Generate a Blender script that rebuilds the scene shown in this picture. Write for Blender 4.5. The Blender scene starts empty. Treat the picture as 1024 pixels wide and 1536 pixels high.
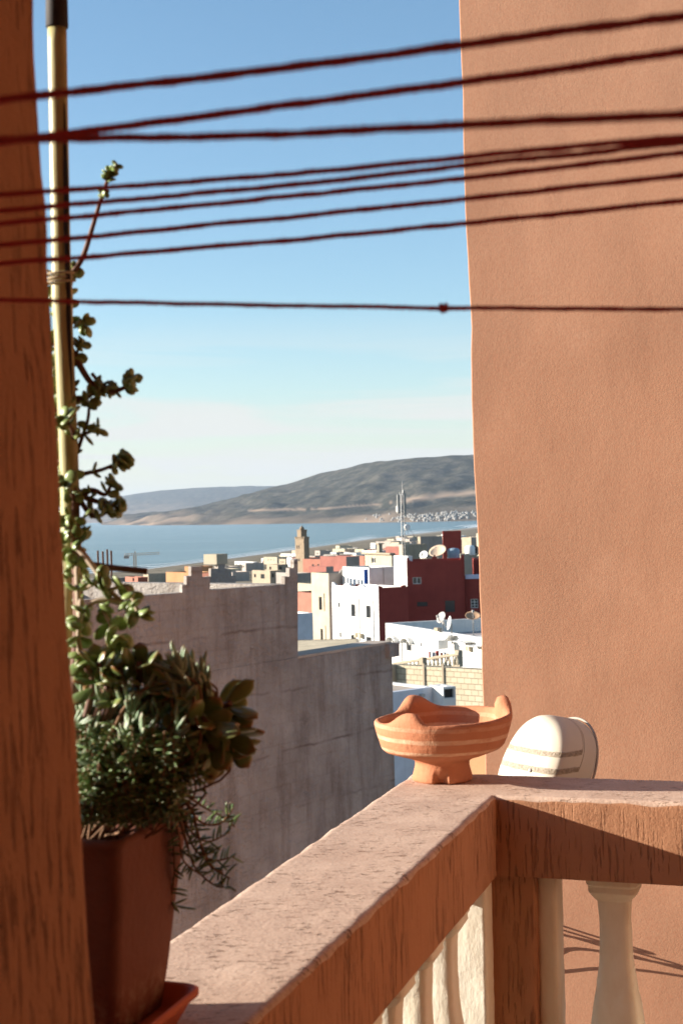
import bpy, bmesh, math, random
from mathutils import Vector, Matrix, noise
random.seed(11)
R = math.radians
D = bpy.data
sc = bpy.context.scene
COL = sc.collection
EZ = 60.0                      # eye height above the sea (sea level is z = 0)
F, CX, CY = 2150.0, 512.0, 768.0   # focal length and centre of the photograph in its pixels

# ------------------------------------------------------------------ camera
cam_d = D.cameras.new('camera'); cam = D.objects.new('camera', cam_d); COL.objects.link(cam)
PITCH, ROLL = math.atan(3 / F), -R(1.3)
cam_rot = Matrix.Rotation(R(90) + PITCH, 3, 'X') @ Matrix.Rotation(ROLL, 3, 'Z')
cam.matrix_world = Matrix.Translation((0, 0, EZ)) @ cam_rot.to_4x4()
cam_d.sensor_fit = 'VERTICAL'; cam_d.sensor_height = 36.0; cam_d.sensor_width = 24.0
cam_d.lens = F / 1536 * 36.0
cam_d.clip_start = 0.05; cam_d.clip_end = 200000
cam_d.dof.use_dof = True; cam_d.dof.focus_distance = 4.2; cam_d.dof.aperture_fstop = 12.5
sc.camera = cam

def ray(px, py):
    return cam_rot @ Vector(((px - CX) / F, -(py - CY) / F, -1))
def P(px, py, d):
    """world point seen at pixel (px, py) at distance d in front of the balcony"""
    v = ray(px, py); return Vector((0, 0, EZ)) + v * (d / v.y)
def onplane(px, py, o, n):
    v = ray(px, py); e = Vector((0, 0, EZ)); return e + v * ((o - e).dot(n) / v.dot(n))
def onsea(px, py, z=0.0):
    v = ray(px, py); t = (z - EZ) / v.z; return Vector((0, 0, EZ)) + v * t
def project(p):
    q = cam_rot.transposed() @ (Vector(p) - Vector((0, 0, EZ)))
    return CX + F * q.x / -q.z, CY - F * q.y / -q.z

# ------------------------------------------------------------------ object helpers
def root_loc(o):
    v = Vector((0, 0, 0))
    while o is not None:
        v += o.location; o = o.parent
    return v
def tag(o, label=None, cat=None, group=None, kind=None):
    if label: o['label'] = label
    if cat: o['category'] = cat
    if group: o['group'] = group
    if kind: o['kind'] = kind
    return o
def thing(name, label, cat, loc, group=None):
    o = D.objects.new(name, None); COL.objects.link(o); o.location = loc; o.empty_display_size = 0.1
    return tag(o, label, cat, group)
def part(name, bm, mats, parent=None, loc=None, smooth=False, label=None, recalc=True):
    """bm holds world coordinates; the mesh is stored relative to its thing's base"""
    if recalc: bmesh.ops.recalc_face_normals(bm, faces=bm.faces)
    me = D.meshes.new(name)
    base = root_loc(parent) if parent is not None else Vector(loc if loc is not None else (0, 0, 0))
    bmesh.ops.translate(bm, vec=-base, verts=bm.verts)
    bm.to_mesh(me); bm.free()
    if not isinstance(mats, (list, tuple)): mats = [mats]
    for m in mats: me.materials.append(m)
    if smooth:
        for p in me.polygons: p.use_smooth = True
    o = D.objects.new(name, me); COL.objects.link(o)
    if parent is not None: o.parent = parent
    else: o.location = base
    if label: o['label'] = label
    return o
def solo(name, bm, mats, label, cat, loc, group=None, smooth=False):
    return tag(part(name, bm, mats, None, loc, smooth), label, cat, group)
def struct(name, bm, mats, smooth=False):
    return tag(part(name, bm, mats, None, (0, 0, 0), smooth), kind='structure')

def quad(bm, a, b, c, d, mi=0):
    f = bm.faces.new([bm.verts.new(a), bm.verts.new(b), bm.verts.new(c), bm.verts.new(d)]); f.material_index = mi; return f
def obox(bm, o, ax, ay, az, mi=0):
    """box with corner o and edge vectors ax, ay, az"""
    v = [bm.verts.new(o + ax * i + ay * j + az * k) for k in (0, 1) for j in (0, 1) for i in (0, 1)]
    for f in ((0, 1, 3, 2), (4, 6, 7, 5), (0, 4, 5, 1), (2, 3, 7, 6), (0, 2, 6, 4), (1, 5, 7, 3)):
        bm.faces.new([v[i] for i in f]).material_index = mi
def cbox(bm, c, sx, sy, sz, ang=0.0, mi=0):
    ux = Vector((math.cos(ang), math.sin(ang), 0)); uy = Vector((-math.sin(ang), math.cos(ang), 0)); uz = Vector((0, 0, 1))
    obox(bm, Vector(c) - ux * sx / 2 - uy * sy / 2, ux * sx, uy * sy, uz * sz, mi)
def prism(bm, pts, ext, mi=0):
    """closed outline pts extruded by the vector ext"""
    a = [bm.verts.new(p) for p in pts]; b = [bm.verts.new(p + ext) for p in pts]; n = len(pts)
    fs = [bm.faces.new(a), bm.faces.new(b[::-1])]
    for i in range(n): fs.append(bm.faces.new([a[i], b[i], b[(i + 1) % n], a[(i + 1) % n]]))
    for f in fs: f.material_index = mi
def tube(bm, pts, radii, seg=8, cap=True, mi=0):
    if not isinstance(radii, (list, tuple)): radii = [radii] * len(pts)
    pts = [Vector(p) for p in pts]; rings = []; nrm = None
    for i, p in enumerate(pts):
        t = (pts[min(i + 1, len(pts) - 1)] - pts[max(i - 1, 0)]).normalized()
        if nrm is None: nrm = t.orthogonal().normalized()
        nrm = (nrm - t * nrm.dot(t)).normalized(); b = t.cross(nrm)
        rings.append([bm.verts.new(p + (nrm * math.cos(2 * math.pi * k / seg) + b * math.sin(2 * math.pi * k / seg)) * radii[i]) for k in range(seg)])
    for i in range(len(rings) - 1):
        for k in range(seg):
            bm.faces.new((rings[i][k], rings[i][(k + 1) % seg], rings[i + 1][(k + 1) % seg], rings[i + 1][k])).material_index = mi
    if cap: bm.faces.new(rings[0][::-1]).material_index = mi; bm.faces.new(rings[-1]).material_index = mi
def curve_pts(pts, n):
    """Catmull-Rom through pts"""
    pts = [Vector(p) for p in pts]; out = []
    ext = [pts[0] * 2 - pts[1]] + pts + [pts[-1] * 2 - pts[-2]]
    for i in range(1, len(ext) - 2):
        p0, p1, p2, p3 = ext[i - 1:i + 3]
        for k in range(n):
            t = k / n
            out.append(0.5 * ((2 * p1) + (p2 - p0) * t + (2 * p0 - 5 * p1 + 4 * p2 - p3) * t * t + (3 * p1 - p0 - 3 * p2 + p3) * t ** 3))
    out.append(pts[-1]); return out
def nz(p, s, seed=0.0):
    return noise.noise(Vector(p) * s + Vector((seed, seed * 1.7, -seed)))
def rough_box(bm, o, ax, ay, az, step, bev, amp, scale=14.0, seed=0.0):
    """box with corner o and orthogonal edge vectors, rounded and wobbly like hand-laid plaster"""
    lens = [ax.length, ay.length, az.length]; us = [ax.normalized(), ay.normalized(), az.normalized()]
    def ticks(L):
        n = max(2, int(L / step)); t = [0, bev * .3, bev, bev * 1.35] + [bev + (L - 2 * bev) * i / n for i in range(1, n)] + [L - bev * 1.35, L - bev, L - bev * .3, L]
        return t
    T = [ticks(l) for l in lens]; cache = {}
    def vert(i, j, k):
        key = (i, j, k)
        if key in cache: return cache[key]
        q = Vector((T[0][i], T[1][j], T[2][k]))
        c = Vector([min(max(q[a], bev), lens[a] - bev) for a in range(3)])
        dv = q - c
        if dv.length > 1e-9: q = c + dv.normalized() * bev
        w = o + us[0] * q.x + us[1] * q.y + us[2] * q.z
        d = Vector((nz(w, scale, seed), nz(w, scale, seed + 9), nz(w, scale, seed + 21))) + .5 * Vector((nz(w, scale * 3.7, seed), nz(w, scale * 3.7, seed + 9), nz(w, scale * 3.7, seed + 21)))
        cache[key] = bm.verts.new(w + d * amp); return cache[key]
    n0, n1, n2 = len(T[0]) - 1, len(T[1]) - 1, len(T[2]) - 1
    def f(vs):
        return bm.faces.new(vs)
    out = []
    for i in range(n0):
        for j in range(n1):
            f([vert(i, j, 0), vert(i, j + 1, 0), vert(i + 1, j + 1, 0), vert(i + 1, j, 0)])
            out.append(f([vert(i, j, n2), vert(i + 1, j, n2), vert(i + 1, j + 1, n2), vert(i, j + 1, n2)]))
        for k in range(n2):
            f([vert(i, 0, k), vert(i + 1, 0, k), vert(i + 1, 0, k + 1), vert(i, 0, k + 1)])
            f([vert(i, n1, k), vert(i, n1, k + 1), vert(i + 1, n1, k + 1), vert(i + 1, n1, k)])
    for j in range(n1):
        for k in range(n2):
            f([vert(0, j, k), vert(0, j, k + 1), vert(0, j + 1, k + 1), vert(0, j + 1, k)])
            f([vert(n0, j, k), vert(n0, j + 1, k), vert(n0, j + 1, k + 1), vert(n0, j, k + 1)])
    return out

# ------------------------------------------------------------------ materials
class NT:
    def __init__(self, name):
        self.m = D.materials.new(name); self.m.use_nodes = True
        self.t = self.m.node_tree; self.b = self.t.nodes['Principled BSDF']; self.out = self.t.nodes['Material Output']
        self.co = self.n('ShaderNodeTexCoord').outputs['Object']
    def n(self, typ, **kw):
        x = self.t.nodes.new(typ)
        for k, v in kw.items(): setattr(x, k, v)
        return x
    def l(self, a, b): self.t.links.new(a, b)
    def vec(self, scale, rot=0.0):
        mp = self.n('ShaderNodeMapping'); mp.inputs['Scale'].default_value = scale; mp.inputs['Rotation'].default_value = (0, 0, rot)
        self.l(self.co, mp.inputs['Vector']); return mp.outputs['Vector']
    def noise(self, scale=(1, 1, 1), detail=4, rough=.55, rot=0.0, dist=0.0):
        x = self.n('ShaderNodeTexNoise'); x.inputs['Scale'].default_value = 1; x.inputs['Detail'].default_value = detail
        x.inputs['Roughness'].default_value = rough; x.inputs['Distortion'].default_value = dist
        self.l(self.vec(scale, rot), x.inputs['Vector']); return x.outputs['Fac']
    def ramp(self, fac, stops):
        x = self.n('ShaderNodeValToRGB'); e = x.color_ramp.elements
        while len(e) < len(stops): e.new(0.5)
        for i, (p, c) in enumerate(stops):
            e[i].position = p; e[i].color = (*c, 1) if not isinstance(c, (int, float)) else (c, c, c, 1)
        self.l(fac, x.inputs['Fac']); return x.outputs['Color']
    def mix(self, fac, a, b, mode='MIX'):
        x = self.n('ShaderNodeMix', data_type='RGBA', blend_type=mode)
        for s, v in ((x.inputs[0], fac), (x.inputs[6], a), (x.inputs[7], b)):
            if hasattr(v, 'is_linked'): self.l(v, s)
            elif isinstance(v, (int, float)): s.default_value = v
            else: s.default_value = (*v, 1)
        return x.outputs[2]
    def math(self, op, a, b=0.0):
        x = self.n('ShaderNodeMath', operation=op)
        for s, v in ((x.inputs[0], a), (x.inputs[1], b)):
            if hasattr(v, 'is_linked'): self.l(v, s)
            else: s.default_value = v
        return x.outputs[0]
    def bump(self, h, dist, strength=1.0):
        x = self.n('ShaderNodeBump'); x.inputs['Distance'].default_value = dist; x.inputs['Strength'].default_value = strength
        self.l(h, x.inputs['Height'])
        if self.b.inputs['Normal'].is_linked: self.l(self.b.inputs['Normal'].links[0].from_socket, x.inputs['Normal'])
        self.l(x.outputs['Normal'], self.b.inputs['Normal']); return x
    def color(self, c):
        if hasattr(c, 'is_linked'): self.l(c, self.b.inputs['Base Color'])
        else: self.b.inputs['Base Color'].default_value = (*c, 1)
    def rough(self, r, spec=.3):
        self.b.inputs['Roughness'].default_value = r; self.b.inputs['Specular IOR Level'].default_value = spec
def k(c, f): return tuple(min(1, x * f) for x in c)

def plain(name, c, rough=.6, metal=0.0, var=.15, scale=30.0):
    n = NT(name); n.rough(rough); n.b.inputs['Metallic'].default_value = metal
    n.color(n.mix(n.noise((scale,) * 3), k(c, 1 - var), k(c, 1 + var))); return n.m
def stucco(name, c, var=.1, scale=.8, bump=.006, bscale=40.0, streak=.12):
    """painted or rendered house wall: blotches, rain streaks, fine grain"""
    n = NT(name); n.rough(.85, .15)
    a = n.mix(n.ramp(n.noise((scale,) * 3, 6, .65), [(.35, 0), (.65, 1)]), k(c, 1 - var), k(c, 1 + var))
    st = n.ramp(n.noise((3.0 * scale, 3.0 * scale, .22 * scale), 5, .6), [(.52, 0), (.75, 1)])
    n.color(n.mix(n.math('MULTIPLY', st, streak * 3), a, k(c, .55)))
    if bump: n.bump(n.noise((bscale,) * 3, 3, .6), bump)
    return n.m
def chiselled(name, c, dark, rot=0.0):
    """combed plaster with short upright grooves"""
    n = NT(name); n.rough(.9, .1)
    gro = n.noise((190, 190, 15), 3, .6, rot)
    mask = n.ramp(n.noise((8, 8, 3.5), 3, .6, rot), [(.36, 0), (.55, 1)])
    cut = n.math('MULTIPLY', n.ramp(gro, [(.55, 0), (.63, 1)]), mask)
    grain = n.noise((260, 260, 200), 4, .6)
    base = n.mix(n.noise((6, 6, 6), 5, .6), k(c, .82), k(c, 1.18))
    n.color(n.mix(n.math('MULTIPLY', cut, .5), base, dark))
    n.bump(n.math('SUBTRACT', n.math('MULTIPLY', grain, .3), cut), .003)
    n.bump(n.noise((25, 25, 18), 3, .5), .002)
    return n.m
M = {}
def palette():
    M['rail'] = chiselled('combed terracotta plaster', (.42, .212, .118), (.14, .055, .03), R(-18))
    # rail top: bleached, pitted along the right rail
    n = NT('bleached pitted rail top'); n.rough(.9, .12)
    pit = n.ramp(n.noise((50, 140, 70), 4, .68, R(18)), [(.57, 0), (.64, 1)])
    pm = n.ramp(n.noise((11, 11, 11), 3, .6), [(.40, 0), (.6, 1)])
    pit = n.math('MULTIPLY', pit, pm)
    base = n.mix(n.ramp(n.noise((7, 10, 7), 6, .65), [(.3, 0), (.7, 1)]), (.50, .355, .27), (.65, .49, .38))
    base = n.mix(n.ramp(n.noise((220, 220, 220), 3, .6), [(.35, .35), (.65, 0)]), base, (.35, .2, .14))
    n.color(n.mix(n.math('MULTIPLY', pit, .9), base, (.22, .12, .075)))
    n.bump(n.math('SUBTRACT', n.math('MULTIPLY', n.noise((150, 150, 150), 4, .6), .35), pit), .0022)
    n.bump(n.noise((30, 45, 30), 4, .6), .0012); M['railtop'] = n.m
    # big house wall
    n = NT('terracotta roughcast wall'); n.rough(.9, .12)
    c = n.mix(n.ramp(n.noise((1.4, 1.4, .9), 6, .62), [(.3, 0), (.72, 1)]), (.425, .222, .133), (.495, .268, .166))
    c = n.mix(n.math('MULTIPLY', n.ramp(n.noise((5, 5, .35), 5, .65), [(.5, 0), (.75, 1)]), .16), c, (.34, .165, .10))
    c = n.mix(n.ramp(n.noise((3, 3, 5), 5, .7), [(.55, 0), (.8, .35)]), c, (.54, .32, .21))
    c = n.mix(n.ramp(n.noise((120, 120, 120), 2, .6), [(.35, .22), (.6, 0)]), c, (.36, .14, .08))
    n.color(c)
    n.bump(n.noise((210, 210, 180), 1, .5), .0004)
    n.bump(n.noise((60, 60, 50), 2, .5), .00025)
    n.bump(n.noise((12, 12, 8), 3, .55), .0008)
    n.bump(n.noise((3, 3, 2), 2, .5), .0035); M['wall'] = n.m
    # balusters: lumpy cream paint
    n = NT('lumpy cream paint'); n.rough(.75, .25)
    n.color(n.mix(n.ramp(n.noise((30, 30, 14), 5, .65), [(.35, 0), (.75, 1)]), (.80, .76, .64), (.72, .65, .51)))
    n.bump(n.noise((110, 110, 60), 4, .65), .0011); n.bump(n.noise((24, 24, 12), 2, .5), .0009); M['cream'] = n.m
    # raw concrete
    n = NT('raw cement render'); n.rough(.92, .1)
    c = n.mix(n.ramp(n.noise((1.0, 1.0, 1.3), 7, .68), [(.3, 0), (.7, 1)]), (.29, .252, .22), (.52, .47, .42))
    c = n.mix(n.ramp(n.noise((5, 5, .8), 5, .65), [(.48, 0), (.72, .7)]), c, (.19, .145, .115))
    c = n.mix(n.ramp(n.noise((9, 9, 9), 5, .7), [(.52, 0), (.72, .6)]), c, (.42, .38, .35))
    sep = n.n('ShaderNodeSeparateXYZ'); n.l(n.co, sep.inputs[0])
    zz = n.math('ADD', sep.outputs['Z'], n.math('MULTIPLY', n.noise((1.1, 1.1, 1.1), 4, .6), .16))
    fr = n.math('FRACT', n.math('MULTIPLY', zz, 1 / .62))
    joint = n.ramp(fr, [(.0, 1), (.035, 0), (.965, 0), (1.0, 1)])
    jm = n.ramp(n.noise((1.5, 1.5, 1.5), 3, .6), [(.42, 0), (.6, .7)])
    c = n.mix(n.math('MULTIPLY', joint, jm), c, (.15, .105, .08))
    cm = n.n('ShaderNodeCombineXYZ'); n.l(n.math('ADD', n.math('MULTIPLY', sep.outputs['X'], .574), n.math('ADD', n.math('MULTIPLY', sep.outputs['Y'], .819), n.math('MULTIPLY', n.noise((2, 2, 2), 3, .6), .05))), cm.inputs[0]); n.l(n.math('ADD', sep.outputs['Z'], n.math('MULTIPLY', n.noise((1.5, 1.5, 1.5), 3, .6), .05)), cm.inputs[1])
    bk = n.n('ShaderNodeTexBrick'); bk.inputs['Scale'].default_value = 1; bk.inputs['Brick Width'].default_value = .42; bk.inputs['Row Height'].default_value = .207; bk.inputs['Mortar Size'].default_value = .014; bk.inputs['Mortar Smooth'].default_value = .6
    n.l(cm.outputs[0], bk.inputs['Vector']); jv = n.math('MULTIPLY', bk.outputs['Fac'], n.ramp(n.noise((.9, .9, 1.2), 4, .6), [(.42, 0), (.65, .15)]))
    c = n.mix(jv, c, (.17, .13, .105)); n.bump(n.math('SUBTRACT', 1.0, jv), .008)
    n.color(c); n.bump(n.noise((26, 26, 26), 6, .7), .05); n.bump(n.noise((3, 3, 5), 3, .6), .05); M['concrete'] = n.m
    # bowl clay with cream slip bands
    n = NT('red clay with cream bands'); n.rough(.8, .2)
    sep = n.n('ShaderNodeSeparateXYZ'); n.l(n.co, sep.inputs[0])
    z = n.math('ADD', sep.outputs['Z'], n.math('MULTIPLY', n.math('SUBTRACT', n.noise((25, 25, 25), 3, .6), .5), .004))
    zn = n.math('DIVIDE', z, .14)
    def band(lo, hi): return n.ramp(zn, [(lo - .012, 0), (lo, 1), (hi, 1), (hi + .012, 0)])
    b = n.math('MAXIMUM', band(.60, .645), n.math('MAXIMUM', band(.445, .475), n.math('MULTIPLY', band(.76, .80), .45)))
    wear = n.ramp(n.noise((40, 40, 60), 5, .7), [(.35, .25), (.6, .85)])
    clay = n.mix(n.noise((18, 18, 18), 6, .65), (.42, .155, .075), (.55, .235, .125))
    clay = n.mix(n.ramp(n.noise((60, 60, 60), 4, .7), [(.6, 0), (.72, .6)]), clay, (.26, .10, .05))
    n.color(n.mix(n.math('MULTIPLY', b, wear), clay, (.70, .46, .30)))
    n.bump(n.noise((140, 140, 90), 4, .6), .0012); n.bump(n.noise((18, 18, 120), 3, .5), .0012); M['clay'] = n.m
    # flower pot
    n = NT('weathered clay pot'); n.rough(.8, .2)
    c = n.mix(n.noise((20, 20, 12), 5, .6), (.15, .055, .035), (.25, .095, .06))
    sep = n.n('ShaderNodeSeparateXYZ'); n.l(n.co, sep.inputs[0])
    lime = n.math('MULTIPLY', n.ramp(sep.outputs['Z'], [(.0, 1), (.05, 0)]), n.ramp(n.noise((60, 60, 60), 5, .7), [(.45, 0), (.65, .8)]))
    n.color(n.mix(lime, c, (.50, .36, .24))); n.bump(n.noise((90, 90, 90), 4, .6), .0015); M['pot'] = n.m
    M['tray'] = plain('orange clay tray', (.50, .13, .06), .7, var=.15)
    M['soil'] = plain('dark potting soil', (.05, .032, .022), .95, var=.5, scale=90)
    # bamboo
    n = NT('green yellow bamboo cane'); n.rough(.45, .4)
    n.color(n.mix(n.ramp(n.noise((70, 70, 4), 4, .6), [(.4, 0), (.7, 1)]), (.50, .46, .22), (.27, .21, .08)))
    n.bump(n.noise((160, 160, 10), 3, .5), .0008); M['bamboo'] = n.m
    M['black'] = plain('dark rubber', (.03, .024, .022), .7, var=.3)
    M['twine'] = plain('pale twine', (.45, .36, .24), .9, var=.2, scale=300)
    # yarn
    n = NT('dark red yarn'); n.rough(.95, .05)
    n.color(n.mix(n.noise((400, 400, 400), 3, .6), (.58, .12, .155), (.74, .18, .21))); M['yarn'] = n.m
    # leaves: leaf-to-leaf variation and red tips
    def leafmat(name, a, b, tip, rough=.38):
        n = NT(name); n.rough(rough, .5)
        g = n.n('ShaderNodeNewGeometry'); at = n.n('ShaderNodeAttribute', attribute_name='tip')
        c = n.mix(g.outputs['Random Per Island'], a, b)
        c = n.mix(n.math('MULTIPLY', n.ramp(at.outputs['Fac'], [(.55, 0), (1.0, 1)]), n.ramp(g.outputs['Random Per Island'], [(.2, .9), (.8, .15)])), c, tip)
        n.color(n.mix(n.noise((160, 160, 160), 3, .6), k((.8, .8, .8), 1), (1, 1, 1), 'MIX'))
        mm = n.mix(1.0, c, n.mix(n.noise((160, 160, 160), 3, .6), (.75, .75, .75), (1.15, 1.15, 1.1)), 'MULTIPLY'); n.color(mm)
        n.b.inputs['Subsurface Weight'].default_value = .12; n.b.inputs['Subsurface Radius'].default_value = (.4, .7, .2); n.b.inputs['Subsurface Scale'].default_value = .004
        return n.m
    M['jade'] = leafmat('jade leaf', (.11, .18, .05), (.22, .26, .085), (.34, .12, .04))
    M['finger'] = leafmat('grey green finger leaf', (.20, .29, .18), (.33, .42, .28), (.4, .3, .2), .5)
    M['bush'] = leafmat('small round leaf', (.13, .20, .055), (.28, .36, .12), (.24, .26, .09))
    M['trail'] = leafmat('thin trailing leaf', (.085, .15, .05), (.16, .25, .085), (.30, .10, .04))
    M['stem'] = plain('reddish brown stem', (.15, .075, .05), .7, var=.35, scale=120)
    M['woody'] = plain('pale woody stem', (.42, .33, .24), .85, var=.3, scale=120)
    M['drystem'] = plain('dry straw coloured stem', (.22, .12, .065), .85, var=.4, scale=120)
    # dish
    n = NT('cream shell with gritty bands'); n.rough(.55, .35)
    uv = n.n('ShaderNodeAttribute', attribute_name='tip').outputs['Fac']
    w = n.math('ADD', uv, n.math('MULTIPLY', n.math('SUBTRACT', n.noise((60, 60, 60), 3, .6), .5), .02))
    bands = n.math('MAXIMUM', n.ramp(w, [(.575, 0), (.583, 1), (.62, 1), (.628, 0)]), n.ramp(w, [(.715, 0), (.723, 1), (.755, 1), (.763, 0)]))
    grit = n.noise((220, 220, 220), 3, .6)
    bc = n.mix(n.ramp(grit, [(.4, 0), (.6, 1)]), (.24, .19, .13), (.38, .31, .23))
    n.color(n.mix(bands, n.mix(n.noise((14, 14, 14), 4, .6), (.56, .49, .38), (.64, .57, .46)), bc)); n.bump(n.math('MULTIPLY', bands, grit), .002); M['shell'] = n.m
    M['greyrim'] = plain('grey rim', (.40, .35, .29), .6)
    # town paints
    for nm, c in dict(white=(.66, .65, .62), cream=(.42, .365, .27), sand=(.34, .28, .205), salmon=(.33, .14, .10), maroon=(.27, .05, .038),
                      grey=(.30, .27, .24), pale=(.36, .31, .27), orange=(.42, .22, .11), tan=(.25, .19, .13), blueshade=(.55, .57, .62), lilac=(.5, .5, .62), brick=(.20, .085, .06), pinkred=(.25, .10, .08), resort=(.30, .29, .27)).items():  # the blue grey is white render with its shade put into the colour
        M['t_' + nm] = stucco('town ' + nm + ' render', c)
    n = NT('cream concrete blocks'); n.rough(.9, .1)
    bk = n.n('ShaderNodeTexBrick'); bk.inputs['Scale'].default_value = 1; bk.inputs['Brick Width'].default_value = .42; bk.inputs['Row Height'].default_value = .21
    bk.inputs['Mortar Size'].default_value = .012; bk.inputs['Color1'].default_value = (.50, .43, .31, 1); bk.inputs['Color2'].default_value = (.43, .365, .26, 1); bk.inputs['Mortar'].default_value = (.25, .2, .14, 1)
    sep = n.n('ShaderNodeSeparateXYZ'); n.l(n.co, sep.inputs[0]); cmb = n.n('ShaderNodeCombineXYZ')
    n.l(n.math('SUBTRACT', sep.outputs['X'], sep.outputs['Y']), cmb.inputs[0]); n.l(sep.outputs['Z'], cmb.inputs[1]); n.l(cmb.outputs[0], bk.inputs['Vector'])
    n.color(bk.outputs['Color']); n.bump(bk.outputs['Fac'], -.01); M['blocks'] = n.m
    M['roof'] = stucco('flat roof screed', (.44, .36, .29), .2, .9, 0)
    M['roofcream'] = stucco('cream roof screed', (.60, .49, .33), .15, .9, 0)
    M['roofgrey'] = stucco('grey roof screed', (.38, .33, .30), .2, .9, 0)
    n = NT('dark window glass'); n.rough(.15, .5); n.color((.02, .022, .025)); M['glass'] = n.m
    M['frame'] = plain('pale window frame', (.6, .58, .54), .6)
    M['bluecloth'] = plain('blue cloth', (.03, .13, .45), .8, scale=4)
    M['whitecloth'] = plain('white cloth', (.8, .8, .8), .8, var=.05, scale=4)
    M['redcloth'] = plain('red cloth', (.5, .04, .04), .8, scale=4)
    M['steel'] = plain('galvanised steel', (.20, .20, .20), .45, .6)
    M['aerial'] = plain('grey white aerial shell', (.30, .30, .28), .6)
    M['rust'] = plain('rusty steel', (.12, .06, .04), .8)
    M['dishgrey'] = plain('grey dish', (.36, .34, .32), .5)
    M['dishwhite'] = plain('white dish', (.78, .77, .72), .5)
    M['dishbrown'] = plain('brown dish', (.40, .25, .15), .6, var=.25, scale=3)
    M['dishbeige'] = plain('beige dish', (.60, .45, .32), .5)
    M['tankblue'] = plain('blue grey tank', (.22, .30, .36), .5)
    M['cranepaint'] = plain('pale crane paint', (.62, .45, .30), .5)
    # land
    n = NT('dry ground'); n.rough(.95, .05)
    g = n.mix(n.ramp(n.noise((.02, .02, .02), 8, .7), [(.35, 0), (.65, 1)]), (.15, .125, .09), (.27, .225, .165))
    g = n.mix(n.ramp(n.noise((.045, .045, .045), 7, .75), [(.5, 0), (.6, .85)]), g, (.065, .062, .035)); n.color(g); M['ground'] = n.m
    n = NT('beach sand'); n.rough(.95, .05)
    n.color(n.mix(n.noise((.02, .02, .02), 6, .6), (.25, .22, .18), (.33, .295, .25))); M['sand'] = n.m
    n = NT('scrubby hillside'); n.rough(1.0, 0.0)
    at = n.n('ShaderNodeAttribute', attribute_name='bare').outputs['Fac']
    sh = n.ramp(n.noise((.010, .010, .010), 9, .85), [(.44, 0), (.53, 1)])
    c = n.mix(n.ramp(n.noise((.0016, .0016, .0016), 6, .65), [(.35, 0), (.65, 1)]), (.074, .068, .053), (.108, .096, .074))
    c = n.mix(n.math('MULTIPLY', sh, .85), c, (.026, .027, .019))
    c = n.mix(at, c, n.mix(n.noise((.01, .01, .01), 6, .7), (.24, .17, .12), (.36, .265, .19))); n.color(c); M['hill'] = n.m
    n = NT('sea water'); n.rough(.22, .5)
    n.color(n.mix(n.ramp(n.noise((.0012, .006, 1), 5, .6), [(.35, 0), (.7, 1)]), (.085, .155, .165), (.14, .22, .225)))
    n.bump(n.noise((.03, .10, .1), 6, .7), 2.6); n.bump(n.noise((.35, .6, .1), 3, .6), .25); M['sea'] = n.m
    n = NT('white surf'); n.rough(.9, .1); n.color((.8, .82, .82)); M['surf'] = n.m
    M['floor'] = plain('balcony floor tile', (.30, .17, .12), .7)
    M['scrub'] = plain('dark green shrub leaf', (.05, .075, .03), .8, var=.4, scale=2)
palette()

# ------------------------------------------------------------------ light
AZ = R(176); EL = R(15.0)          # azimuth counted from +X towards +Y
S = Vector((math.cos(AZ) * math.cos(EL), math.sin(AZ) * math.cos(EL), math.sin(EL)))
ld = D.lights.new('sun', 'SUN'); ld.energy = 4.2; ld.angle = R(.53); ld.color = (1.0, .91, .79)
sun = D.objects.new('sun', ld); COL.objects.link(sun); sun.rotation_euler = (-S).to_track_quat('-Z', 'Y').to_euler(); sun.location = (0, 0, EZ + 50)
W = D.worlds.new('World'); sc.world = W; W.use_nodes = True
wt = W.node_tree; bg = wt.nodes['Background']
sky = wt.nodes.new('ShaderNodeTexSky'); sky.sky_type = 'NISHITA'; sky.sun_disc = False
sky.sun_elevation = EL; sky.sun_rotation = R(90) - AZ; sky.air_density = 1.0; sky.dust_density = .5; sky.ozone_density = 2.4; sky.altitude = 60
hs = wt.nodes.new('ShaderNodeHueSaturation'); hs.inputs['Saturation'].default_value = 1.05; hs.inputs['Hue'].default_value = .495; wt.links.new(sky.outputs[0], hs.inputs['Color'])
# thin cirrus low over the bay, laid on directions of the sky
tc = wt.nodes.new('ShaderNodeTexCoord'); mp = wt.nodes.new('ShaderNodeMapping'); mp.inputs['Scale'].default_value = (2.6, 2.6, 38); mp.inputs['Rotation'].default_value = (0, R(-3.5), 0)
wn = wt.nodes.new('ShaderNodeTexNoise'); wn.inputs['Scale'].default_value = 1.2; wn.inputs['Detail'].default_value = 6; wn.inputs['Roughness'].default_value = .55; wn.inputs['Distortion'].default_value = .6
wr = wt.nodes.new('ShaderNodeValToRGB'); wr.color_ramp.elements[0].position = .44; wr.color_ramp.elements[1].position = .58
sp = wt.nodes.new('ShaderNodeSeparateXYZ')
band = wt.nodes.new('ShaderNodeValToRGB'); be = band.color_ramp.elements
be[0].position = 0.0; be[0].color = (1.0,) * 3 + (1,); be[1].position = .14; be[1].color = (0, 0, 0, 1)
e = be.new(.07); e.color = (.95,) * 3 + (1,); e = be.new(.10); e.color = (.4,) * 3 + (1,)
hz = wt.nodes.new('ShaderNodeValToRGB'); he = hz.color_ramp.elements
he[0].position = 0.0; he[0].color = (.92,) * 3 + (1,); he[1].position = .13; he[1].color = (0, 0, 0, 1); e = he.new(.045); e.color = (.42,) * 3 + (1,); e = he.new(.085); e.color = (.10,) * 3 + (1,)
mm = wt.nodes.new('ShaderNodeMath'); mm.operation = 'MAXIMUM'
mu = wt.nodes.new('ShaderNodeMath'); mu.operation = 'MULTIPLY'
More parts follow.
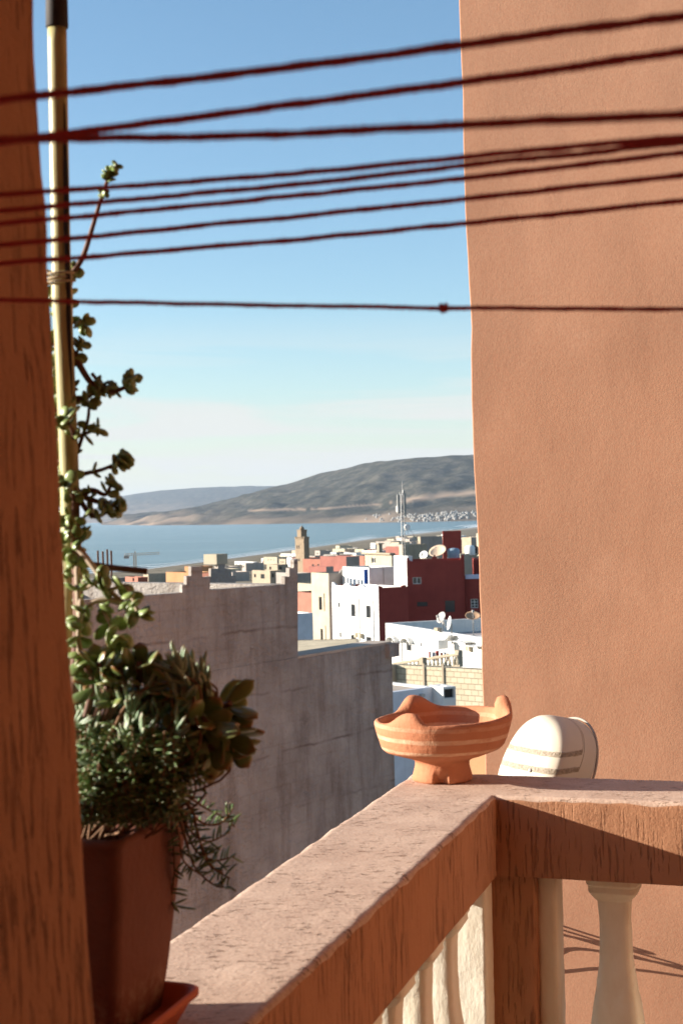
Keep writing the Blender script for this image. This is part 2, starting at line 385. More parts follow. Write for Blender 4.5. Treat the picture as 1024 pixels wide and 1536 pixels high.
mx = wt.nodes.new('ShaderNodeMix'); mx.data_type = 'RGBA'; mx.inputs[7].default_value = (3.9, 3.95, 3.8, 1)
for a, b in ((tc.outputs['Generated'], mp.inputs['Vector']), (mp.outputs['Vector'], wn.inputs['Vector']), (wn.outputs['Fac'], wr.inputs['Fac']),
             (tc.outputs['Generated'], sp.inputs[0]), (sp.outputs['Z'], band.inputs['Fac']), (wr.outputs['Color'], mu.inputs[0]), (band.outputs['Color'], mu.inputs[1]),
             (sp.outputs['Z'], hz.inputs['Fac']), (mu.outputs[0], mm.inputs[0]), (hz.outputs['Color'], mm.inputs[1]), (mm.outputs[0], mx.inputs[0]), (hs.outputs[0], mx.inputs[6]), (mx.outputs[2], bg.inputs['Color'])):
    wt.links.new(a, b)
bg.inputs['Strength'].default_value = 0.070
sc.view_settings.view_transform = 'Standard'; sc.view_settings.look = 'None'; sc.view_settings.exposure = 1.65; sc.view_settings.gamma = 1.0
sc.cycles.use_denoising = True; sc.cycles.max_bounces = 8; sc.cycles.volume_bounces = 0; sc.cycles.sample_clamp_indirect = 6

# ------------------------------------------------------------------ land and sea
COAST = [(-9000, 900), (-600, 1150), (-230, 1670), (-168, 1987), (-82, 2462), (76, 3400), (526, 5440), (1200, 7600), (3000, 9500), (9000, 11000)]
def yc(x):
    for (x0, y0), (x1, y1) in zip(COAST, COAST[1:]):
        if x0 <= x <= x1: return y0 + (y1 - y0) * (x - x0) / (x1 - x0)
    return COAST[0][1] if x < COAST[0][0] else COAST[-1][1]
def ground(x, y):
    t = y / yc(x)
    z = EZ - 12.5 - 47.5 * (max(0, t) ** .85)
    w = min(1, max(0, (y - 150) / 500)) * max(0, 1 - t)
    return z + w * 5 * nz((x, y, 0), .004) + w * 1.5 * nz((x, y, 5), .02)
def build_land():
    ts = [-.25, 0, .005, .01, .02, .03, .045] + [.06 + .03 * i for i in range(30)]
    xs = [-9000, -5000, -3000, -2000, -1500, -1200, -1000] + [-900 + 25 * i for i in range(72)] + [950 + 150 * i for i in range(10)] + [2600, 3500, 5000, 9000]
    bm = bmesh.new()
    g = [[bm.verts.new((x, t * yc(x), ground(x, t * yc(x)))) for t in ts] for x in xs]
    for i in range(len(xs) - 1):
        for j in range(len(ts) - 1): bm.faces.new((g[i][j], g[i + 1][j], g[i + 1][j + 1], g[i][j + 1]))
    struct('ground', bm, M['ground'], True)
    ts = [ts[-1], .95, .97, .985, 1.0, 1.02, 1.06]
    bm = bmesh.new()
    g = [[bm.verts.new((x, t * yc(x), ground(x, t * yc(x)))) for t in ts] for x in xs]
    for i in range(len(xs) - 1):
        for j in range(len(ts) - 1): bm.faces.new((g[i][j], g[i + 1][j], g[i + 1][j + 1], g[i][j + 1]))
    struct('beach', bm, M['sand'], True)
    bm = bmesh.new(); quad(bm, (-60000, 300, 0), (60000, 300, 0), (60000, 90000, 0), (-60000, 90000, 0)); struct('sea', bm, M['sea'])
    # lines of breaking waves along the beach
    for t0, w, z in ((1.012, .022, .35), (1.06, .02, .3), (1.12, .012, .3)):
        bm = bmesh.new(); prev = None
        for i in range(240):
            x = -420 + i * 5.0
            j = .006 * nz((x, t0 * 99, 0), .012) + .003 * nz((x, t0 * 99, 3), .05)
            ww = w * max(.0, .45 + 1.1 * nz((x, t0 * 50, 7), .01)) + 1e-5
            a = Vector((x, (t0 + j) * yc(x), z)); b = Vector((x, (t0 + j + ww) * yc(x), z))
            cur = (bm.verts.new(a), bm.verts.new(b))
            if prev: bm.faces.new((prev[0], cur[0], cur[1], prev[1]))
            prev = cur
        struct('surf', bm, M['surf'])
def lerp_tab(tab, x):
    if x <= tab[0][0]: return tab[0][1]
    for (a, b), (c, d) in zip(tab, tab[1:]):
        if a <= x <= c: return b + (d - b) * (x - a) / (c - a)
    return tab[-1][1]
ROAD = [(372, 766), (420, 764), (470, 764), (520, 760), (560, 757), (600, 752), (640, 746), (680, 741), (715, 739), (760, 744)]
def hill(name, shore, ridge, ncol, nrow, x0, x1, deep, shelf, seed, amp):
    bm = bmesh.new(); lay = bm.verts.layers.float.new('bare'); g = []
    for i in range(ncol + 1):
        px = x0 + (x1 - x0) * i / ncol
        s = onsea(px, lerp_tab(shore, px)); dr = Vector((s.x, s.y, 0)).normalized()
        ds = Vector((s.x, s.y)).length; dd = ds * deep
        rp = P(px, lerp_tab(ridge, px), 1.0) - Vector((0, 0, EZ)); H = EZ + rp.z * (ds + dd) / math.hypot(rp.x, rp.y)
        row = []
        for j in range(nrow + 8):
            r = j / nrow
            base = shelf * min(1, r / .08) + (1 - shelf) * (max(0, (r - .12) / .88) ** 1.15) if r <= 1 else 1 - (r - 1) * 1.5
            p = Vector((s.x, s.y, 0)) + dr * dd * r
            nn = 1 - abs(nz(p, 1 / 1500, seed)) * 2; n2 = nz(p, 1 / 450, seed + 3); n3 = nz(p, 1 / 160, seed + 5)
            k_ = max(0, min(1, r * 3)) * (1 - .75 * max(0, min(1, (r - .75) * 4)))
            z = H * base + amp * k_ * (.55 * nn - .3 + .4 * n2 + .30 * n3) + (4 * n3 if 0 < r < .3 else 0)
            if j == 0: z = -2
            v = bm.verts.new((p.x, p.y, z)); q = project(v.co)
            b = 0.0
            for (ax, ay), (bx, by) in zip(ROAD, ROAD[1:]):
                if ax <= q[0] <= bx:
                    yy = ay + (by - ay) * (q[0] - ax) / (bx - ax); wd = 1.6 + (3.2 if q[0] > 600 else 0) + 1.5 * n2
                    b = max(b, max(0, 1 - abs(q[1] - yy) / max(.8, wd)) ** .5)
            lowband = max(0, 1 - r / .2) * (.45 + 1.1 * max(0, n2 + .3 * nn))
            cl = max(0, min(1, (360 - px) / 110)) * max(0, 1 - r / .75) * (.8 + .9 * n2)
            v[lay] = max(0, min(1, max(b * .9, lowband * .75, cl)))
            row.append(v)
        g.append(row)
    for i in range(ncol):
        for j in range(nrow + 7): bm.faces.new((g[i][j], g[i + 1][j], g[i + 1][j + 1], g[i][j + 1]))
    struct(name, bm, M['hill'], True)
SHORE = [(150, 787.5), (178, 787.5), (230, 788), (300, 787.5), (400, 786), (500, 784.5), (620, 783), (720, 781), (860, 778)]
RIDGE = [(150, 786), (172, 781), (186, 773), (215, 770), (262, 766), (300, 760), (340, 750), (380, 737.5), (405, 731), (430, 727), (480, 712), (540, 698), (575, 692), (610, 689), (650, 686), (690, 682), (720, 680), (860, 672)]
SHORE2 = [(60, 786.0), (480, 777.0)]
RIDGE2 = [(60, 784), (118, 778), (140, 766), (155, 755), (172, 747), (200, 741), (240, 736), (290, 732), (330, 730.5), (380, 729), (480, 730)]
build_land()
hill('headland_hill', SHORE, RIDGE, 330, 70, 152, 840, .35, .10, 1.0, 110)
hill('far_hill', SHORE2, RIDGE2, 120, 30, 70, 470, .25, .05, 7.0, 70)

# air: one even box of haze round everything
def build_haze():
    bm = bmesh.new(); obox(bm, Vector((-24000, -300, -3)), Vector((48000, 0, 0)), Vector((0, 52000, 0)), Vector((0, 0, 800)))
    m = D.materials.new('pale haze'); m.use_nodes = True; t = m.node_tree; t.nodes.remove(t.nodes['Principled BSDF'])
    v = t.nodes.new('ShaderNodeVolumePrincipled'); v.inputs['Density'].default_value = HAZE; v.inputs['Color'].default_value = (.60, .74, .92, 1); v.inputs['Anisotropy'].default_value = .1
    t.links.new(v.outputs[0], t.nodes['Material Output'].inputs['Volume'])
    o = part('haze', bm, m, None, (0, 0, 0)); tag(o, kind='stuff')
HAZE = 1.6e-5
build_haze()

# ------------------------------------------------------------------ balcony
UP = Vector((0, 0, 1))
U = Vector((math.sin(R(18)), math.cos(R(18)), 0)); V = Vector((math.cos(R(18)), -math.sin(R(18)), 0))
C0 = P(742, 1193, 2.54); RT = C0.z; C0 = Vector((C0.x, C0.y, 0))
RH = .142; FLOOR = RT - 1.0
def fr(u, v, z=0.0): return C0 + U * u + V * v + UP * (RT + z)
def build_balustrade():
    root = thing('balustrade', 'terracotta balcony railing with bleached top and cream balusters turning a corner', 'railing', fr(.1, -.1, -1.0))
    us = [-1.62 + i * .0119 for i in range(136)] + [-.006, -.002, 0, .002, .006, .012] + [.02 + .012 * i for i in range(14)] + [.188, .194, .198, .2]
    vs = [-.2, -.198, -.194, -.188] + [-.18 + .012 * i for i in range(14)] + [-.012, -.006, -.002, 0, .002, .006, .012] + [.022 + .011 * i for i in range(140)]
    us = [u for u in us if u < -.0075] + [u for u in us if u >= -.0075]
    BV = .007
    def bdist(u, v):
        dd = [v + .2, .2 - u]
        if u <= 0: dd.append(-v)
        elif v >= 0: dd.append(u)
        else: dd.append(math.hypot(u, v))
        return max(0, min(dd))
    bm = bmesh.new(); vt = {}
    def wob(p, a=.0011):
        return Vector((nz(p, 16, 3), nz(p, 16, 8), nz(p, 16, 14))) * a + Vector((nz(p, 60, 3), nz(p, 60, 8), nz(p, 60, 14))) * a * .55
    def inside(u, v): return v < 0 or u > 0
    def top(i, j):
        if (i, j) not in vt:
            u, v = us[i], vs[j]; d = bdist(u, v); b = BV * (1 + .6 * nz((u * 20, v * 20, 0), 1.0))
            z = 0 if d >= b else -(b - math.sqrt(max(0, b * b - (b - d) ** 2)))
            p = fr(u, v, z); vt[i, j] = bm.verts.new(p + wob(p))
        return vt[i, j]
    for i in range(len(us) - 1):
        for j in range(len(vs) - 1):
            if inside((us[i] + us[i + 1]) / 2, (vs[j] + vs[j + 1]) / 2):
                bm.faces.new((top(i, j), top(i + 1, j), top(i + 1, j + 1), top(i, j + 1))).material_index = 0
    bm.edges.ensure_lookup_table()
    be = [e for e in bm.edges if len(e.link_faces) == 1]; down = {}
    zs = [-.012 - .013 * i for i in range(10)] + [-RH + .005, -RH]
    for e in be:
        for v in e.verts:
            if v not in down:
                col = [v]; z0 = v.co.z
                for z in zs:
                    p = Vector((v.co.x, v.co.y, RT + z)); q = p + wob(p, .0009)
                    if z <= -RH + .001: q -= (q - p)
                    col.append(bm.verts.new(q))
                down[v] = col
    for e in be:
        a, b = down[e.verts[0]], down[e.verts[1]]
        for i in range(len(zs)): bm.faces.new((a[i], b[i], b[i + 1], a[i + 1])).material_index = 1
    # underside
    def under(a, b):
        quad(bm, fr(a[0], a[1], -RH), fr(b[0], a[1], -RH), fr(b[0], b[1], -RH), fr(a[0], b[1], -RH), 1)
    under((-1.62, -.2), (.2, 0)); under((0, 0), (.2, vs[-1]))
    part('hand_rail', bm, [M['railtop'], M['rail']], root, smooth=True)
    bm = bmesh.new(); rough_box(bm, fr(.02, -.14, -.9), U * .165, V * .203, UP * (.9 - RH + .004), .02, .009, .003, 14, 4)
    part('corner_post', bm, M['rail'], root, smooth=True)
    bm = bmesh.new()
    rough_box(bm, fr(-1.6, -.19, -1.0), U * 1.78, V * .18, UP * .105, .03, .01, .003, 14, 5)
    part('plinth', bm, M['rail'], root, smooth=True)
    bm = bmesh.new(); rough_box(bm, fr(.01, -.008, -1.0), U * .17, V * 1.55, UP * .105, .03, .01, .003, 14, 6)
    part('plinth', bm, M['rail'], root, smooth=True)
    PROF = [(-RH + .003, .047), (-RH - .014, .047), (-RH - .018, .043), (-RH - .028, .044), (-RH - .038, .037), (-RH - .046, .029), (-RH - .06, .0275), (-RH - .09, .0265), (-RH - .125, .027), (-RH - .16, .029),
            (-RH - .20, .034), (-RH - .24, .041), (-RH - .29, .047), (-RH - .34, .048), (-RH - .40, .043), (-RH - .46, .035), (-RH - .52, .029), (-RH - .57, .028), (-RH - .59, .036), (-RH - .61, .039), (-RH - .63, .033), (-RH - .65, .046), (-RH - .745, .048), (-RH - .76, .048)]
    def balus(u, v, amp, seed, half=None):
        bm = bmesh.new(); rings = []
        zz = []
        for (z0, h0), (z1, h1) in zip(PROF, PROF[1:]):
            n = max(1, int((z0 - z1) / .012)); zz.append((z0 - .0012, h0 + (h1 - h0) * .0012 / max(.0013, z0 - z1))); zz.append((z1 + .0012, h1 - (h1 - h0) * .0012 / max(.0013, z0 - z1)))
            for q in range(n): zz.append((z0 + (z1 - z0) * q / n, h0 + (h1 - h0) * q / n))
        zz.append(PROF[-1]); zz.sort(key=lambda q: -q[0])
        for z, h in zz:
            ring = []
            for sd in range(4):
                for q in range(6):
                    t = -1 + 2 * q / 6
                    c = {0: (t, -1), 1: (1, t), 2: (-t, 1), 3: (-1, -t)}[sd]
                    a, b = c[0] * h, c[1] * h
                    # soften the corners
                    m = max(abs(c[0]), abs(c[1])); r2 = math.hypot(*c); f_ = 1 - .10 * max(0, (r2 - 1.15) / .264)
                    a *= f_; b *= f_
                    if half == 'u': a = a * .5
                    if half == 'v': b = b * .5
                    p = fr(u + a, v + b, z)
                    w = Vector((nz(p, 45, seed), nz(p, 45, seed + 4), nz(p, 45, seed + 8))) * amp + Vector((nz(p, 130, seed), nz(p, 130, seed + 4), 0)) * amp * .6
                    ring.append(bm.verts.new(p + w))
            rings.append(ring)
        n = len(rings[0])
        for r0, r1 in zip(rings, rings[1:]):
            for q in range(n): bm.faces.new((r0[q], r0[(q + 1) % n], r1[(q + 1) % n], r1[q]))
        bm.faces.new(rings[0]); bm.faces.new(rings[-1])
        part('baluster', bm, M['cream'], root, smooth=True)
    for i in range(9): balus(-.205 - .168 * i, -.055, .0012, i * 1.3)
    for v in (.197, .375, .553, .731, .909, 1.087, 1.265, 1.443): balus(.07, v, .0009, v * 7)
    def half_post(name, a, b, u0, u1, amp, seed):
        bm = bmesh.new(); rough_box(bm, fr(u0, a, -.9), U * (u1 - u0), V * (b - a), UP * (.9 - RH + .003), .012, .006, amp, 40, seed)
        part(name, bm, M['cream'], root, smooth=True, label=None)
    half_post('half_baluster', -.125, -.014, -.035, .024, .001, 3)
    half_post('half_baluster', .06, .095, .05, .13, .001, 5)
build_balustrade()

def build_masonry():
    bm = bmesh.new()
    rough_box(bm, fr(-2.5, -.382, -1.0) + V * .042 * 1.5, U * .965, V * .39, (UP - V * .042) * 3.4, .022, .008, .0025, 12, 2)
    solo('pillar', bm, M['rail'], 'combed terracotta plaster pillar in shade beside the potted succulents', 'pillar', fr(-2.02, -.2, -1.0), smooth=True)
    bm = bmesh.new(); obox(bm, fr(-3.2, -.19, -1.16), U * 3.38, V * 1.75, UP * .157); struct('balcony_floor', bm, M['floor'])
    g = ground(0, 2)
    root = thing('balcony_house', 'terracotta house that carries the balcony, its rooms behind the viewer', 'house', Vector((fr(-1.5, .7).x, fr(-1.5, .7).y, g)))
    def wb(name, u0, u1, v0, v1, z0, z1, m='wall'):
        bm = bmesh.new(); obox(bm, fr(u0, v0, z0), U * (u1 - u0), V * (v1 - v0), UP * (z1 - z0)); part(name, bm, M[m], root)
    zg = g - 2 - RT
    wb('base_wall', -3.1, .1, -.1, 1.45, zg, -1.165)
    wb('back_wall', -3.5, -3.21, -3.0, 1.75, zg, 1.9)
    wb('end_wall', -3.205, .21, 1.60, 1.75, -1.163, 1.6)
    wb('shade_wall', -3.2, -1.55, -1.6, -.41, zg, .52)  # unseen wall added to shade the pot and the near rail
    wb('ceiling', -3.205, .05, -.25, 1.75, 1.603, 1.78)
    E = P(714, 771, 4.2); E.z = g - 2
    H = EZ + 3.2 - E.z
    bm = bmesh.new()
    lean = UP - V * .0115
    E2 = E + V * .0115 * (EZ - E.z)
    rough_box(bm, E2, V * 5.0, U * 6.0, lean * H, .07, .0035, .007, 2.6, 3)
    solo('house', bm, M['wall'], 'tall terracotta roughcast house wall rising beyond the railing corner', 'house', (E.x, E.y, g), smooth=True)
build_masonry()

# ------------------------------------------------------------------ clay bowl on the corner
def build_bowl():
    o0 = P(663, 1163, 2.70); o0.z = RT + .0005
    prof = [(0, .004), (.03, .003), (.053, 0), (.0565, .003), (.056, .010), (.0535, .020), (.0515, .028), (.0515, .035), (.055, .040), (.064, .044), (.080, .049), (.097, .055), (.110, .0605), (.1155, .066), (.119, .074), (.122, .083), (.1252, .093), (.128, .103), (.1298, .1105), (.1298, .115), (.1275, .1185), (.124, .1195), (.1205, .1185),
            (.1185, .115), (.1165, .109), (.114, .102), (.1115, .096), (.108, .088), (.103, .078), (.094, .068), (.08, .061), (.055, .056), (.03, .054), (0, .0535)]
    N = 144; bm = bmesh.new(); rings = []
    lugs = [(R(-122), .024, .024), (R(117), .024, .030), (R(10), .029, .030)]
    for r, z in prof:
        ring = []
        for q in range(N):
            a = 2 * math.pi * q / N; rr, zz = r, z
            for la, sg, hh in lugs:
                da = (a - la + math.pi) % (2 * math.pi) - math.pi
                s = da * .12 / (sg * (1.9 if (da < 0 and sg == .024) else 1))
                w = math.exp(-(abs(s) ** 2.7) * 1.25) if abs(s) < 3 else 0
                if z > .08 and r > .1:
                    up = (z - .08) / .04
                    if r > .122 or z > .117: zz += hh * w * up ** 2.5 * (1.0 if r > .12 else .9); rr -= (.014 if r < .1225 else .004 * max(0, (z - .112) / .008)) * w * up ** 2
                    else: rr -= .019 * w * (max(0, up)) ** 1.2; zz += hh * .75 * w * max(0, up) ** 1.5
            p = Vector((rr * math.cos(a), rr * math.sin(a), zz))
            if r > .03: p += Vector((nz(p, 14, 1), nz(p, 14, 5), nz(p, 14, 9))) * .0016 + Vector((nz(p, 50, 1), nz(p, 50, 5), nz(p, 50, 9))) * .0006
            # chipped hole low on the foot, towards the balcony
            if z < .03 and r > .05:
                dx = (a - R(-97) + math.pi) % (2 * math.pi) - math.pi; q2 = math.hypot(dx * .055 / .0125, (zz - .005) / .0115)
                if q2 < 1.25: p *= 1 - .22 * max(0, 1 - (q2 / 1.25) ** 4) - .03 * nz(p, 300, 2)
            ring.append(p)
        rings.append([bm.verts.new(p) for p in ring])
    for a, b in zip(rings, rings[1:]):
        for q in range(N):
            try: bm.faces.new((a[q], a[(q + 1) % N], b[(q + 1) % N], b[q]))
            except ValueError: pass
    bmesh.ops.remove_doubles(bm, verts=bm.verts, dist=1e-5)
    bmesh.ops.translate(bm, vec=o0, verts=bm.verts)
    o = solo('clay_bowl', bm, M['clay'], 'footed red clay brazier bowl with cream bands on the railing corner', 'bowl', o0, smooth=True)
    # only the body of the bowl is out of true: shear it up towards the right
    for v in o.data.vertices:
        k_ = max(0, min(1, (v.co.z - .03) / .05)); v.co.z += .045 * v.co.x * k_; v.co.x += .004 * k_
build_bowl()

# ------------------------------------------------------------------ cream shell on the house wall
def build_shell():
    c = P(838, 1158, 3.25)
    n = Vector((-.70, -.66, .26)).normalized()
    e1 = Vector((.80, -.62, 0)).normalized(); e1 = (e1 - n * e1.dot(n)).normalized(); e2 = n.cross(e1)
    if e2.z < 0: e2 = -e2
    up = (e2 * math.cos(R(24)) + e1 * math.sin(R(24))).normalized(); side = up.cross(n).normalized()
    if side.x < 0: side = -side
    root = thing('wall_lamp', 'cream rounded shell with two gritty bands behind the railing', 'wall lamp', c - UP * .16)
    bm = bmesh.new(); lay = bm.verts.layers.float.new('tip')
    rings = []; N = 72; a0, b0 = .086, .125
    prof = [(.0, 0.0), (1.0, 0.0), (1.0, .004), (1.0, .009), (1.0, .013), (.995, .02), (.985, .05), (.97, .08), (.945, .097), (.90, .107), (.82, .113), (.6, .118), (.3, .121), (0, .122)]
    for s, h in prof:
        ring = []
        for q in range(N):
            a = 2 * math.pi * q / N
            x, y = math.cos(a), math.sin(a); e = (abs(x) ** 2.3 + abs(y) ** 2.3) ** (-1 / 2.3)
            p = c + side * (x * e * a0 * s) + up * (y * e * b0 * s) + n * h
            v = bm.verts.new(p); v[lay] = .5 + (p - c).dot(UP) / .26 + .12 * ((p - c).dot(side)) if h > .021 else 0
            ring.append(v)
        rings.append(ring)
    for r0, r1 in zip(rings, rings[1:]):
        for q in range(N): bm.faces.new((r0[q], r0[(q + 1) % N], r1[(q + 1) % N], r1[q]))
    bmesh.ops.remove_doubles(bm, verts=bm.verts, dist=1e-5)
    part('cover', bm, M['shell'], root, smooth=True)
    bm = bmesh.new(); pts = [c + side * (math.cos(t) * a0 * 1.04) + up * (math.sin(t) * b0 * 1.04) - n * .004 for t in [2 * math.pi * i / 60 for i in range(61)]]
    tube(bm, pts, .003, 8); part('seal', bm, M['greyrim'], root, smooth=True)
    bm = bmesh.new(); s0 = c - UP * .005 + n * .118 + side * .015
    tube(bm, [s0, s0 + n * .006], [.0055, .0045], 12); part('screw', bm, M['dishgrey'], root, smooth=True)
    # arm back to the wall, hidden behind the rail
    w0 = P(714, 771, 4.2); t = (w0 - c).dot(U); b = c - up * .09 - n * .01
    bm = bmesh.new(); tube(bm, [b, b - n * .05, b - n * .05 - UP * .04, b - n * .05 - UP * .13, b + U * ((w0 - b).dot(U) + .02) - UP * .145], .010, 10)
    part('bracket', bm, M['greyrim'], root, smooth=True)
build_shell()

# loose cables hanging off the wall under the lamp; they throw the thin shadows on the wall
def build_cables():
    w0 = P(714, 771, 4.2)
    def onwall(px, py, off):
        q = onplane(px, py, w0 - U * off, U); return q
    paths = [[(735, 1352, .0), (770, 1372, .05), (800, 1384, .08), (822, 1398, .0)],
             [(730, 1360, .0), (765, 1378, .07), (800, 1392, .10), (824, 1412, .02), (826, 1450, .0)],
             [(736, 1368, .0), (775, 1388, .08), (806, 1400, .12), (822, 1424, .05), (818, 1460, .0)]]
    bm = bmesh.new()
    for pth in paths: tube(bm, curve_pts([onwall(*q) for q in pth], 8), .003, 6)
    solo('cable', bm, M['black'], 'thin dark cables looped on the house wall behind the corner post', 'cable', onwall(780, 1400, 0), smooth=True)
build_cables()

# ------------------------------------------------------------------ red yarn washing lines
def build_lines():
    data = [  # pixel track, distance at left and right edge of the photograph, yarn radius, label
        ([(0, 150), (400, 105), (695, 67), (1024, 24)], .74, .62, .0026, 'topmost dark red yarn line crossing the sky'),
        ([(0, 213), (400, 162), (695, 123), (1024, 77)], .76, .64, .0025, 'second highest red yarn line, sloping up to the right'),
        ([(0, 210), (400, 202), (695, 187), (1024, 172)], .74, .60, .0025, 'third highest red yarn line, nearly level and meeting the second at the pillar'),
        ([(0, 292), (400, 264), (690, 236), (1024, 205)], .90, .74, .0021, 'red yarn line at the top of the tight bunch of three'),
        ([(0, 316), (400, 281), (690, 249), (1024, 214)], .92, .72, .0021, 'red yarn line in the middle of the tight bunch of three'),
        ([(0, 336), (400, 298), (690, 268), (1024, 229)], .93, .78, .0021, 'red yarn line at the bottom of the tight bunch of three'),
        ([(0, 368), (400, 329), (690, 299), (1024, 263)], .95, .82, .0021, 'third lowest red yarn line, just under the bunch of three'),
        ([(0, 396), (400, 363), (690, 336), (1024, 301)], .96, .86, .0021, 'second lowest red yarn line, ending above the bamboo tie'),
        ([(0, 450), (160, 453), (400, 458), (690, 462), (1024, 464)], .97, .95, .0019, 'lowest red yarn line, level with a small knot'),
    ]
    for li, (tr, d0, d1, rad, lab) in enumerate(data):
        rnd = random.Random(li)
        pts = [P(px, py, d0 + (d1 - d0) * px / 1024) for px, py in tr]
        a, b = pts[0], pts[-1]
        dirL = (pts[0] - pts[1]).normalized(); dirR = (pts[-1] - pts[-2]).normalized()
        pts = [a + dirL * .14] + pts + [b + dirR * .25, b + dirR * .9]
        path = curve_pts(pts, 40)
        # resample
        seg = [0]
        for p, q in zip(path, path[1:]): seg.append(seg[-1] + (q - p).length)
        L = seg[-1]; n = int(L / .0014); sm = []; j = 0
        for i in range(n + 1):
            s = L * i / n
            while j < len(seg) - 2 and seg[j + 1] < s: j += 1
            t = (s - seg[j]) / max(1e-9, seg[j + 1] - seg[j]); p = path[j].lerp(path[j + 1], t)
            w = Vector((0, nz((s, li, 0), 22), nz((s, li, 4), 22))) * .0007 + Vector((0, nz((s, li, 0), 90), nz((s, li, 4), 90))) * .00025
            sm.append((p + w, s))
        bm = bmesh.new()
        for ply in range(3):
            pl = []; rr = []
            for i, (p, s) in enumerate(sm):
                t = (sm[min(i + 1, n)][0] - sm[max(i - 1, 0)][0]).normalized(); nn = UP - t * UP.z; nn.normalize(); bb = t.cross(nn)
                a = s / .0135 * 2 * math.pi + ply * 2.094; lump = 1 + .18 * nz((s, li, 9), 70)
                pl.append(p + (nn * math.cos(a) + bb * math.sin(a)) * rad * .52 * lump); rr.append(rad * .56 * lump)
            tube(bm, pl, rr, 5)
        for q in range(int(L * 420)):
            p, s = sm[rnd.randrange(n)]; d = Vector((rnd.gauss(0, 1), rnd.gauss(0, 1), rnd.gauss(0, 1))).normalized(); ln = rad * rnd.uniform(1.6, 3.0)
            sd = d.orthogonal().normalized() * .00012
            bm.faces.new([bm.verts.new(p + sd), bm.verts.new(p - sd), bm.verts.new(p + d * ln)])
        if li == 8:
            kp = P(665, 462, d0 + (d1 - d0) * 665 / 1024)
            tube(bm, [kp + Vector((math.cos(t) * .002, math.sin(t) * .0015, math.sin(t * 2 + .5) * .0026)) for t in [i * .5 for i in range(14)]], .0014, 6)
        solo('washing_line', bm, M['yarn'], lab, 'washing line', pts[0], 'red yarn washing lines across the view', smooth=True)
build_lines()

# ------------------------------------------------------------------ town
def wall_face(bm, o, s, ls, z0, z1, nin, holes, mi, depth=.16):
    """wall from o along unit s, length ls, z0..z1, with recessed openings; nin points inwards"""
    ss = sorted({0, ls} | {min(max(h[0], 0), ls) for h in holes} | {min(max(h[1], 0), ls) for h in holes})
    zs = sorted({z0, z1} | {min(max(h[2], z0), z1) for h in holes} | {min(max(h[3], z0), z1) for h in holes})
    o = Vector((o.x, o.y, 0))
    def p(a, z, d=0): return o + s * a + UP * z + nin * d
    for a, b in zip(ss, ss[1:]):
        for c, d in zip(zs, zs[1:]):
            if any(h[0] <= (a + b) / 2 <= h[1] and h[2] <= (c + d) / 2 <= h[3] for h in holes): continue
            quad(bm, p(a, c), p(b, c), p(b, d), p(a, d), mi)
    for a, b, c, d in [h[:4] for h in holes]:
        quad(bm, p(a, c), p(a, d), p(a, d, depth), p(a, c, depth), mi); quad(bm, p(b, c), p(b, d), p(b, d, depth), p(b, c, depth), mi)
        quad(bm, p(a, c), p(b, c), p(b, c, depth), p(a, c, depth), mi); quad(bm, p(a, d), p(b, d), p(b, d, depth), p(a, d, depth), mi)
def window(parent, o, s, nin, h, style, mat_frame=None):
    """window set back in an opening: frame, bars and a pane"""
    o = Vector((o.x, o.y, 0)); a, b, c, d = h[:4]; dp = .10
    def box(bm, s0, s1, z0, z1, d0, d1, mi=0): obox(bm, o + s * s0 + UP * z0 + nin * d0, s * (s1 - s0), nin * (d1 - d0), UP * (z1 - z0), mi)
    fw = min(.06, (b - a) * .12)
    bm = bmesh.new()
    if style == 'dark':
        box(bm, a + .002, b - .002, c + .002, d - .002, dp, dp + .03)
        return part('window', bm, M['glass'], parent)
    box(bm, a + .002, a + fw, c + .002, d - .002, dp - .03, dp + .03); box(bm, b - fw, b - .002, c + .002, d - .002, dp - .03, dp + .03)
    box(bm, a + fw, b - fw, c + .002, c + fw, dp - .03, dp + .03); box(bm, a + fw, b - fw, d - fw, d - .002, dp - .03, dp + .03)
    if style in ('bars', 'sash'):
        m = (a + b) / 2; box(bm, m - fw / 2, m + fw / 2, c + fw, d - fw, dp - .02, dp + .03)
    if style == 'bars':
        for q in (1, 2): zz = c + (d - c) * q / 3; box(bm, a + fw, b - fw, zz - fw * .4, zz + fw * .4, dp - .015, dp + .03)
    w = part('window', bm, mat_frame or M['frame'], parent)
    bm = bmesh.new(); box(bm, a + fw, b - fw, c + fw, d - fw, dp + .005, dp + .02); part('pane', bm, M['glass'], w)
    return w
class B: pass
